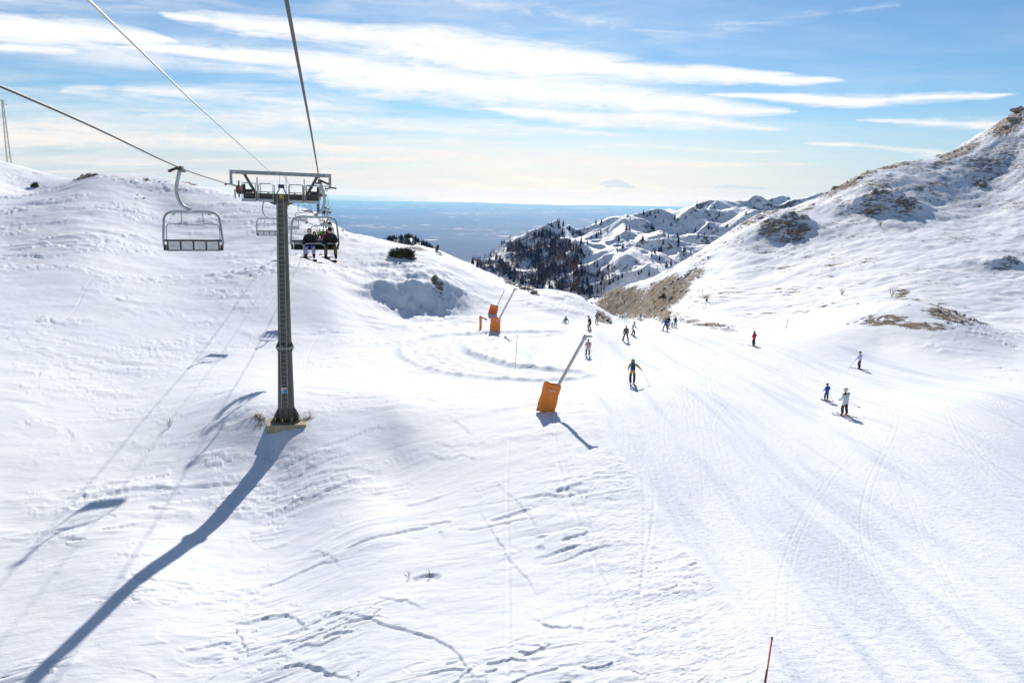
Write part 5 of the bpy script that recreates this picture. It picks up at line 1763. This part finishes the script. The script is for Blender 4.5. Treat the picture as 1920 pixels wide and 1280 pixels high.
MB().tube([(0.02, 0.0, 1.75), (0.02, 0.0, 2.2)], 0.03, 6).build('top_rod', M['white'], post)
tag(post, 'narrow orange padded post with black hydrant behind it', 'post')


def marker(px, py, h, r, mat, label, lean=0.0, band=True):
    g = hit(px, py)
    o = MB().tube([(0, 0, -0.3), (lean * h, 0, h)], r, 8).build('marker_pole', mat)
    o.location = tuple(g)
    if band:
        MB().tube([(lean * h, 0, h - 0.01), (lean * (h + 0.05), 0, h + 0.05)], r * 1.15, 8).build('cap', M['black'], o)
        MB().tube([(0, 0, 0), (lean * h * .3, 0, h * 0.3)], r * 1.06, 8).build('lower_band', M['dark'], o)
    tag(o, label, 'marker pole', 'piste marker poles')
    return g


gm = hit(1434, 1279)
top = at(1442, 1197, gm[1])
hgt = float(top[2] - gm[2])
marker(1434, 1279, hgt, 0.020, M['redpole'], 'near red marker pole with black tip at the picture\'s lower edge', 0.06)
gm = hit(966.5, 676)
marker(966.5, 676, float(at(969, 627, gm[1])[2] - gm[2]), 0.025, M['pinkpole'], 'thin pinkish marker pole inside the snow-cat loop', 0.05, False)
gm = hit(1475, 617)
marker(1475, 617, float(at(1475, 597, gm[1])[2] - gm[2]), 0.04, M['pinkpole'], 'faint red marker pole at the foot of the mountain', 0.0, False)
gm = hit(1171, 604)
marker(1171, 604, 2.6, 0.03, M['white'], 'pale thin pole in the gap before the cliff', 0.0, False)

# ------------------------------------------------------------------ lattice pylon on the left hill
gp = hit(17, 304)
if gp is None:
    gp = at(17, 304, 271.0)
gp = np.array(gp)
ptop = at(15, 187, gp[1])
PH = float(ptop[2] - gp[2]) + 1.0
py_root = empty('lattice_pylon', (gp[0], gp[1], gp[2] - 1.0), 0.35)


def leg_xy(sx, sy, t):
    k = 0.62 * (1 - t) + 0.20 * t
    return Vector((sx * k, sy * k, PH * t))


for sx, sy in ((-1, -1), (1, -1), (1, 1), (-1, 1)):
    MB().bar(leg_xy(sx, sy, 0), leg_xy(sx, sy, 1), 0.11, 0.11).build('leg', M['pylon'], py_root)
NB = 13
for fsx, fsy in (((-1, -1), (1, -1)), ((1, -1), (1, 1)), ((1, 1), (-1, 1)), ((-1, 1), (-1, -1))):
    for k in range(NB):
        t0, t1 = k / NB, (k + 1) / NB
        a, b = (fsx, fsy) if k % 2 else (fsy, fsx)
        MB().bar(leg_xy(*a, t0), leg_xy(*b, t1), 0.05, 0.05).build('brace', M['pylon'], py_root)
for z, L_ in ((PH * 0.985, 1.3), (PH * 0.93, 1.5)):
    ca = MB()
    for sx in (-1, 1):
        if z < PH * 0.95 and sx < 0:
            continue
        ca.bar((0, 0, z), (sx * L_, 0, z - 0.12), 0.08, 0.10)
        ca.bar((0, 0, z + 0.4), (sx * L_, 0, z - 0.10), 0.05, 0.05)
        ca.bar((sx * L_, 0, z - 0.10), (sx * L_, 0, z - 0.5), 0.05, 0.05)
    ca.build('cross_arm', M['pylon'], py_root)
tag(py_root, 'slender yellowish lattice pylon on the far left hill', 'pylon')

# ------------------------------------------------------------------ shrubs


def needle_cloud(name, mat, parent, rx, ry, rz, n, size, seed, up=0.5):
    rr = random.Random(seed)
    mb = MB()
    clumps = []
    for k in range(max(6, n // 60)):
        a = rr.uniform(0, 6.28)
        q = rr.random() ** 0.5
        clumps.append((math.cos(a) * q * rx * 0.85, math.sin(a) * q * ry * 0.85, rr.uniform(0.15, 1.0) * rz * (1 - 0.55 * q), rr.uniform(0.2, 0.42)))
    for k in range(n):
        c = rr.choice(clumps)
        v = Vector((rr.gauss(0, 1), rr.gauss(0, 1), rr.gauss(0, 0.8)))
        p = Vector(c[:3]) + Vector((v.x * rx * c[3] * 0.42, v.y * ry * c[3] * 0.42, v.z * rz * c[3] * 0.42))
        p.z = max(p.z, 0.02)
        d = (Vector((v.x, v.y, abs(v.z) * up + up)).normalized() + Vector((rr.uniform(-.4, .4), rr.uniform(-.4, .4), rr.uniform(-.2, .5)))).normalized()
        s = d.cross(Vector((rr.uniform(-1, 1), rr.uniform(-1, 1), rr.uniform(-1, 1)))).normalized()
        L_ = size * rr.uniform(0.6, 1.5)
        w = L_ * 0.22
        mb.add([p - d * L_ * 0.3, p + s * w + d * L_ * 0.25, p + d * L_, p - s * w + d * L_ * 0.25], [(0, 1, 2, 3)])
    return mb.build(name, mat, parent)


def shrub(px, py, rx, ry, rz, n, size, label, seed, mat='juniper', name='juniper_shrub'):
    g = hit(px, py)
    root = empty(name, tuple(g))
    needle_cloud('foliage', M[mat], root, rx, ry, rz, n, size, seed)
    rr = random.Random(seed + 1)
    st = MB()
    for k in range(9):
        a = rr.uniform(0, 6.28)
        st.tube([(0, 0, -0.2), (math.cos(a) * rx * 0.3, math.sin(a) * ry * 0.3, rz * 0.3), (math.cos(a) * rx * 0.7, math.sin(a) * ry * 0.7, rz * rr.uniform(0.45, 0.8))], [0.06, 0.045, 0.015], 5)
    st.build('stem', M['bark'], root)
    return tag(root, label, 'shrub')


shrub(752, 482, 2.1, 1.2, 1.9, 2600, 0.28, 'big dark green juniper shrub half buried on the middle hump', 11)
shrub(771, 487, 0.8, 0.5, 0.5, 420, 0.22, 'low juniper sprig just right of the big shrub', 12)
shrub(66, 351, 1.15, 0.9, 1.65, 1500, 0.26, 'round dark shrub in the saddle on the left hill', 13)
shrub(820, 471, 0.35, 0.35, 1.35, 260, 0.20, 'slim brownish little tree on the hump\'s crest', 14, 'redtwig', 'young_tree')
shrub(1243, 560, 1.0, 0.8, 1.5, 500, 0.3, 'brown bush among the cliff rocks', 15, 'redtwig', 'bush')


def bare_shrub(px, py, h, n, label, seed, mat='redtwig', group=None):
    g = hit(px, py)
    rr = random.Random(seed)
    mb = MB()
    for k in range(n):
        a, sp_ = rr.uniform(0, 6.28), rr.uniform(0.1, 0.8)
        L_ = h * rr.uniform(0.5, 1.0)
        e = Vector((math.cos(a) * sp_ * L_, math.sin(a) * sp_ * L_, L_))
        mb.tube([(0, 0, -0.15), e * 0.5 + Vector((rr.uniform(-.1, .1), 0, 0.05)) * h, e], [0.03 * h * 0.4, 0.02 * h * 0.4, 0.005], 4)
        for q in range(3):
            p = e * rr.uniform(0.4, 0.9)
            mb.tube([p, p + Vector((rr.uniform(-.3, .3), rr.uniform(-.3, .3), rr.uniform(0.05, .35))) * L_], [0.012 * h * 0.4, 0.004], 3)
    o = mb.build('bare_shrub', M[mat])
    o.location = tuple(g)
    return tag(o, label, 'shrub', group)


bare_shrub(1672, 556, 2.2, 16, 'leafless reddish shrub above the rocky mound', 21)
bare_shrub(1578, 553, 1.9, 14, 'leafless shrub on the snow left of the mound', 22)
bare_shrub(1325, 565, 2.4, 16, 'leafless brown shrub on the lower mountain flank', 23)
bare_shrub(1650, 425, 2.6, 18, 'leafless shrub hanging below the big mountain outcrop', 24)
bare_shrub(318, 800, 0.55, 14, 'tuft of pale dry twigs left of the tower', 25, 'grass')
bare_shrub(766, 1084, 0.28, 10, 'dry twigs at the left end of the small snow hole', 26)
bare_shrub(806, 1083, 0.25, 9, 'dry twigs in the middle of the small snow hole', 27)
bare_shrub(672, 1262, 0.10, 7, 'few red twigs poking out in the foreground', 28)

# dry grass round the tower's footing
rr = random.Random(5)
mb = MB()
for cx_, cy_, n_ in ((482, 779, 130), (489, 786, 160), (487, 795, 90), (575, 786, 120), (583, 783, 40), (579, 772, 30), (457, 788, 30), (540, 797, 60)):
    g = hit(cx_, cy_)
    for k in range(n_):
        x, y = g[0] + rr.gauss(0, 0.17), g[1] + rr.gauss(0, 0.16)
        z = float(ground(x, y))
        a, L_ = rr.uniform(0, 6.28), rr.uniform(0.10, 0.28)
        e = Vector((math.cos(a) * L_ * 0.9, math.sin(a) * L_ * 0.9, L_ * rr.uniform(0.3, 1.0)))
        s = Vector((-math.sin(a), math.cos(a), 0)) * 0.014
        b = Vector((x, y, z - 0.02))
        mb.add([b - s, b + s, b + e], [(0, 1, 2)])
o = mb.build('dry_grass', M['grass'])
tag(o, 'tufts of dry yellow grass round the tower footing', None, None, 'stuff')

# ------------------------------------------------------------------ rocks standing out of the snow
ROCK_ME = []
for k in range(5):
    bm = bmesh.new()
    bmesh.ops.create_icosphere(bm, subdivisions=2, radius=1.0)
    rk = random.Random(40 + k)
    ph = [rk.uniform(0, 6) for _ in range(6)]
    for v in bm.verts:
        d = v.co.normalized()
        n_ = float(perlin(d.x * 1.6 + ph[0] + d.z, d.y * 1.6 + ph[1] - d.z, 700 + k)) * 0.55 + float(perlin(d.x * 4 + ph[2] + d.z * 2, d.y * 4 + ph[3], 710 + k)) * 0.22
        s = 1 + n_
        v.co = Vector((d.x * 1.25 * s, d.y * 0.9 * s, d.z * 0.62 * s))
    me = bpy.data.meshes.new('rock')
    bm.to_mesh(me)
    bm.free()
    me.materials.append(M['rock'])
    ROCK_ME.append(me)
ROCK_SETS = [
    ('brown rock breaking the crest of the middle hump', 'rocks on the hump crest', [(952, 529, 7), (962, 533, 8), (972, 537, 7), (980, 541, 9), (990, 543, 10), (1001, 548, 9), (1008, 553, 5), (1098, 561, 6), (1108, 568, 4), (1045, 547, 5), (934, 519, 4), (1128, 594, 7), (1136, 601, 8), (1122, 588, 5), (1143, 604, 6)]),
    ('dark rock on the hump\'s shaded side', 'rocks on the shaded hump', [(812, 541, 5), (818, 549, 4), (824, 556, 4), (815, 534, 3), (830, 560, 3), (722, 521, 3)]),
    ('brown rock strip on the left hill', 'rocks on the left hill', [(48, 307, 6), (58, 305, 7), (68, 307, 8), (80, 310, 8), (90, 314, 6), (150, 334, 6), (164, 331, 7), (178, 327, 6), (271, 339, 7), (288, 338, 3), (298, 341, 3), (310, 341, 4), (282, 358, 4), (268, 372, 4), (300, 361, 3), (330, 352, 4), (350, 356, 3), (256, 366, 3), (362, 347, 4)]),
    ('brown rock below the chair on the left hill\'s right flank', 'rocks beside the occupied chair', [(567, 415, 5), (575, 417, 5), (583, 420, 4), (641, 428, 4), (648, 433, 3)]),
    ('brown rock in the lower mountain outcrop', 'rocks on the lower outcrop', [(1452, 430, 12), (1470, 420, 13), (1488, 432, 14), (1498, 445, 10), (1478, 450, 10), (1462, 446, 8), (1440, 415, 9), (1425, 408, 8), (1400, 418, 7), (1522, 385, 6)]),
    ('brown rock in the big middle mountain outcrop', 'rocks on the middle outcrop', [(1628, 395, 15), (1645, 385, 14), (1660, 392, 9), (1700, 392, 12), (1718, 388, 11), (1684, 398, 8)]),
    ('grey rock high under the mountain top', 'rocks near the mountain top', [(1838, 346, 8), (1905, 222, 16), (1915, 205, 14), (1890, 238, 11), (1870, 250, 8), (1820, 300, 7), (1870, 305, 7), (1895, 290, 7)]),
    ('brown rock along the mountain\'s skyline ridge', 'rocks on the skyline', [(1570, 352, 9), (1590, 343, 9), (1612, 334, 8), (1550, 362, 7), (1640, 322, 7), (1700, 308, 6), (1790, 286, 7), (1760, 292, 6), (1660, 345, 5), (1740, 352, 5), (1780, 318, 6)]),
    ('brown rock low on the snowy mountain flank', 'rocks on the lower flank', [(1890, 500, 8), (1905, 495, 6), (1690, 552, 7), (1685, 545, 4)]),
    ('brown rock at the cliff beside the gap', 'rocks along the cliff', [(1250, 540, 9), (1262, 530, 10), (1275, 522, 9), (1290, 515, 9), (1240, 556, 8), (1258, 558, 7), (1278, 545, 7), (1246, 578, 7), (1260, 585, 6), (1225, 532, 8), (1300, 506, 8), (1312, 520, 6), (1278, 600, 5), (1300, 604, 4), (1325, 610, 5), (1350, 612, 5), (1365, 614, 4), (1330, 482, 5), (1360, 455, 5)]),
    ('brown rock on the snowy mound at the right', 'rocks on the mound', [(1770, 590, 8), (1788, 585, 10), (1805, 592, 10), (1820, 600, 8), (1800, 604, 7), (1775, 604, 7), (1590, 608, 5), (1605, 604, 6), (1625, 602, 7), (1645, 600, 6), (1735, 605, 5), (1690, 612, 4), (1608, 570, 4), (1757, 573, 4)]),
]
ORD = ['leftmost', 'second', 'third', 'fourth', 'fifth', 'sixth', 'seventh', 'eighth', 'ninth', 'tenth', 'eleventh', 'twelfth', 'thirteenth', 'fourteenth', 'fifteenth', 'sixteenth', 'seventeenth', 'eighteenth', 'nineteenth', 'twentieth', 'twenty-first', 'twenty-second']
rr = random.Random(9)
for lab, grp, lst in ROCK_SETS:
    for k_, (px, py, rp) in enumerate(sorted(lst)):
        g = hit(px, py)
        if g is None:
            g = hit(px, py + 4)
        if g is None:
            continue
        R_ = rp * 0.62 * g[1] / FPX
        o = link('rock', rr.choice(ROCK_ME), None, (g[0], g[1] + R_ * 0.3, g[2] - R_ * 0.12))
        o.scale = (R_ * rr.uniform(0.9, 1.4), R_ * rr.uniform(0.8, 1.3), R_ * rr.uniform(0.7, 1.1))
        o.rotation_euler = (rr.uniform(-.3, .3), rr.uniform(-.5, .1), rr.uniform(-.7, .7))
        tag(o, lab + (', leftmost of them' if k_ == 0 else ', rightmost of them' if k_ == len(lst) - 1 else ', %s from the left' % ORD[k_]), 'rock', grp)

# ------------------------------------------------------------------ trees of the far ridge


def ridge_ground(x, y):
    i = np.clip(np.interp(y, ry_, np.arange(len(ry_))), 0, len(ry_) - 1.001)
    j = np.clip(np.interp(np.asarray(x) / y, rc_, np.arange(len(rc_))), 0, len(rc_) - 1.001)
    a, b = i.astype(int), j.astype(int)
    u, v = i - a, j - b
    return RZ[a, b] * (1 - u) * (1 - v) + RZ[a + 1, b] * u * (1 - v) + RZ[a, b + 1] * (1 - u) * v + RZ[a + 1, b + 1] * u * v


D_R = np.exp(np.linspace(math.log(570), math.log(1540), 1500))
D_N = np.exp(np.linspace(math.log(20), math.log(510), 900))


def hit_ridge(px, py):
    r = ray(px, py)
    gn = ground(r[0] / r[1] * D_N, D_N)
    if np.any(r[2] / r[1] * D_N <= gn):
        return None
    gr = ridge_ground(r[0] / r[1] * D_R, D_R)
    b = np.nonzero(r[2] / r[1] * D_R <= gr)[0]
    if len(b) == 0:
        return None
    k = b[0]
    return np.array([r[0] / r[1] * D_R[k], D_R[k], gr[k]])


def conifer_mesh(seed):
    rk = random.Random(seed)
    mb = MB()
    tiers = 10
    for t in range(tiers):
        z = 0.10 + 0.86 * t / tiers
        rad = 0.19 * (1 - t / tiers) ** 0.85 + 0.012
        nb_ = 8 if t < 6 else 6
        for k in range(nb_):
            a = 2 * math.pi * (k + rk.uniform(-.35, .35)) / nb_ + t
            R_ = rad * rk.uniform(0.55, 1.25)
            w = rad * rk.uniform(0.30, 0.5)
            e = Vector((math.cos(a) * R_, math.sin(a) * R_, z - R_ * rk.uniform(0.1, 0.5)))
            s = Vector((-math.sin(a), math.cos(a), 0)) * w
            mb.add([(0, 0, z + 0.11), e - s, e + Vector((math.cos(a), math.sin(a), -0.2)) * rad * 0.3, e + s], [(0, 1, 2, 3)])
    return mb.mesh('crown')


CROWNS = [conifer_mesh(60 + k) for k in range(6)]
for me in CROWNS:
    me.materials.append(M['conifer'])
TRUNK = MB().tube([(0, 0, -0.06), (0, 0, 0.5), (0, 0, 0.95)], [0.022, 0.014, 0.003], 5).mesh('trunk')
TRUNK.materials.append(M['bark'])
rr = random.Random(21)
spots = []
fixed = [(1143, 540 - 6, 15), (1150, 529, 12), (1222, 480, 14), (1240, 472, 16), (1282, 473, 13), (1258, 497, 12), (1450, 398, 10), (1348, 406, 11), (1160, 452, 13), (1205, 452, 12), (1390, 446, 12), (1090, 476, 14), (1062, 470, 15), (1052, 468, 16), (1070, 492, 17), (1080, 490, 15), (1101, 458, 13), (1118, 446, 10), (1180, 430, 11), (1258, 424, 9), (1335, 462, 10), (1310, 447, 11), (1270, 445, 9)]
tries = 0
while len(spots) < 190 and tries < 2500:
    tries += 1
    if fixed:
        px, py, hp = fixed.pop()
    else:
        px = rr.uniform(1000, 1470)
        py = rr.uniform(385, 575)
        hp = rr.uniform(5, 14)
        # thicker towards the shaded lower left, thin on the sunny knobs
        q = 0.70 if px < 1130 else (0.26 if py > 455 else 0.14)
        nz_ = float(fbm(np.array([px / 45.0]), np.array([py / 22.0]), 2, 801)[0])
        if rr.random() > q + nz_ * 0.9:
            continue
    g = hit_ridge(px, py)
    if g is None:
        continue
    spots.append((g, hp * g[1] / FPX))
ONES = ['', 'first', 'second', 'third', 'fourth', 'fifth', 'sixth', 'seventh', 'eighth', 'ninth', 'tenth', 'eleventh', 'twelfth', 'thirteenth', 'fourteenth', 'fifteenth', 'sixteenth', 'seventeenth', 'eighteenth', 'nineteenth']
TENS = ['', '', 'twenty', 'thirty', 'forty', 'fifty', 'sixty', 'seventy', 'eighty', 'ninety']


def ordinal(n):
    if n < 20:
        return ONES[n]
    if n >= 100:
        return 'hundred and ' + ordinal(n - 100) if n > 100 else 'hundredth'
    return TENS[n // 10][:-1] + 'ieth' if n % 10 == 0 else TENS[n // 10] + '-' + ONES[n % 10]


def band(g):
    px, py = project(g[0], g[1], g[2])
    k = np.argmin(np.abs(rc_ - g[0] / g[1]))
    top = np.min(project(RX[:, k], RY[:, k], RZ[:, k])[1])
    return 'on the skyline of the far ridge' if py - top < 7 else 'high on the far ridge' if py - top < 32 else 'half way down the far ridge' if py - top < 62 else 'low on the far ridge'


spots.sort(key=lambda q: q[0][0] / q[0][1])
counts = {}
for g, h in spots:
    bn = band(g)
    counts[bn] = counts.get(bn, 0) + 1
    tree_label = 'dark conifer %s, %s from the left there' % (bn, ordinal(counts[bn]))
    root = empty('conifer_tree', (g[0], g[1], g[2] - 0.3), rr.uniform(0, 6.28))
    h *= rr.uniform(0.85, 1.15)
    c = link('crown', rr.choice(CROWNS), root)
    t = link('trunk', TRUNK, root)
    w = h * rr.uniform(0.75, 1.25)
    c.scale = (w, w, h)
    t.scale = (h, h, h)
    tag(root, tree_label, 'tree', 'conifers on the far ridge')


def forest(name, label, pts, mat, bare, seed):
    rk = random.Random(seed)
    mb = MB()
    for x, y, z, h in pts:
        b = Vector((x, y, z - 0.3))
        if bare:
            mb.tube([b, b + Vector((rk.uniform(-.3, .3), 0, h))], [0.16, 0.03], 3, False)
            for k in range(7):
                a = rk.uniform(0, 6.28)
                p = b + Vector((0, 0, h * rk.uniform(0.3, 0.85)))
                L_ = h * rk.uniform(0.12, 0.30)
                e = p + Vector((math.cos(a) * L_, math.sin(a) * L_, L_ * rk.uniform(0.6, 1.4)))
                s = Vector((-math.sin(a), math.cos(a), 0.2)) * 0.14
                mb.add([p - s, p + s, e + s * 2.2, e - s * 2.2], [(0, 1, 2, 3)])
        else:
            me = rk.choice(CROWNS)
            w = h * rk.uniform(0.8, 1.3)
            a = rk.uniform(0, 6.28)
            ca_, sa_ = math.cos(a), math.sin(a)
            mb.add([(x + (v.co.x * ca_ - v.co.y * sa_) * w, y + (v.co.x * sa_ + v.co.y * ca_) * w, z + v.co.z * h) for v in me.vertices], [tuple(p.vertices) for p in me.polygons])
    o = mb.build(name, mat)
    tag(o, label, None, None, 'stuff')
    return o


pts_b, pts_c = [], []
rk = random.Random(31)
for k in range(8500):
    px, py = rk.uniform(885, 1150), rk.uniform(440, 590)
    lim = 1085 - max(0, (470 - py)) * 1.2
    if px > lim:
        if rk.random() > 0.16 or py < 500:
            continue
    nz_ = float(fbm(np.array([px / 40.0]), np.array([py / 20.0]), 2, 803)[0])
    if rk.random() > 0.62 + nz_ * 1.6:
        continue
    g = hit_ridge(px, py)
    if g is None:
        continue
    h = rk.uniform(5, 10)
    if rk.random() < 0.16:
        pts_c.append((g[0], g[1], g[2], h * 1.1))
    else:
        pts_b.append((g[0], g[1], g[2], h))
    if len(pts_b) > 2400:
        break
forest('bare_woodland', 'brown leafless woodland covering the left end of the far ridge', pts_b, M['bare'], True, 41)
forest('conifer_woodland', 'dark conifers mixed into the brown woodland on the far ridge', pts_c, M['conifer'], False, 42)

# dark wooded knoll just behind the middle hump
kc = at(757, 452, 640.0)
th, rr_ = np.meshgrid(np.linspace(0, 2 * math.pi, 49), np.linspace(0, 1, 16), indexing='xy')
KX, KY = kc[0] + np.cos(th) * rr_ * 60, kc[1] + np.sin(th) * rr_ * 60


def knoll_z(x, y):
    dx_, dy_ = x - kc[0], y - kc[1]
    return kc[2] - 1.5 + 4.5 - 0.018 * dx_ ** 2 * (1 - 0.004 * np.abs(dx_)) - 0.012 * dy_ ** 2 + 1.5 * np.sin(dx_ * 0.35) * 0.5 - 0.02 * dx_


me_ = grid_mesh('wooded_knoll', KX, KY, knoll_z(KX, KY))
me_.materials.append(ridge.data.materials[0])
set_attr(me_, 'rock', np.ones_like(KX))
kn = bpy.data.objects.new('wooded_knoll_hill', me_)
COL.objects.link(kn)
tag(kn, 'small dark wooded knoll behind the middle hump', None, None, 'structure')
pk = []
rk = random.Random(51)
for k in range(420):
    a, q = rk.uniform(0, 6.28), rk.random() ** 0.5 * 34
    x, y = kc[0] + math.cos(a) * q, kc[1] + math.sin(a) * q
    pk.append((x, y, float(knoll_z(x, y)) - 0.5, rk.uniform(3.0, 5.5)))
forest('knoll_woodland', 'dense dark conifers on the knoll behind the hump', pk, M['conifer'], False, 52)
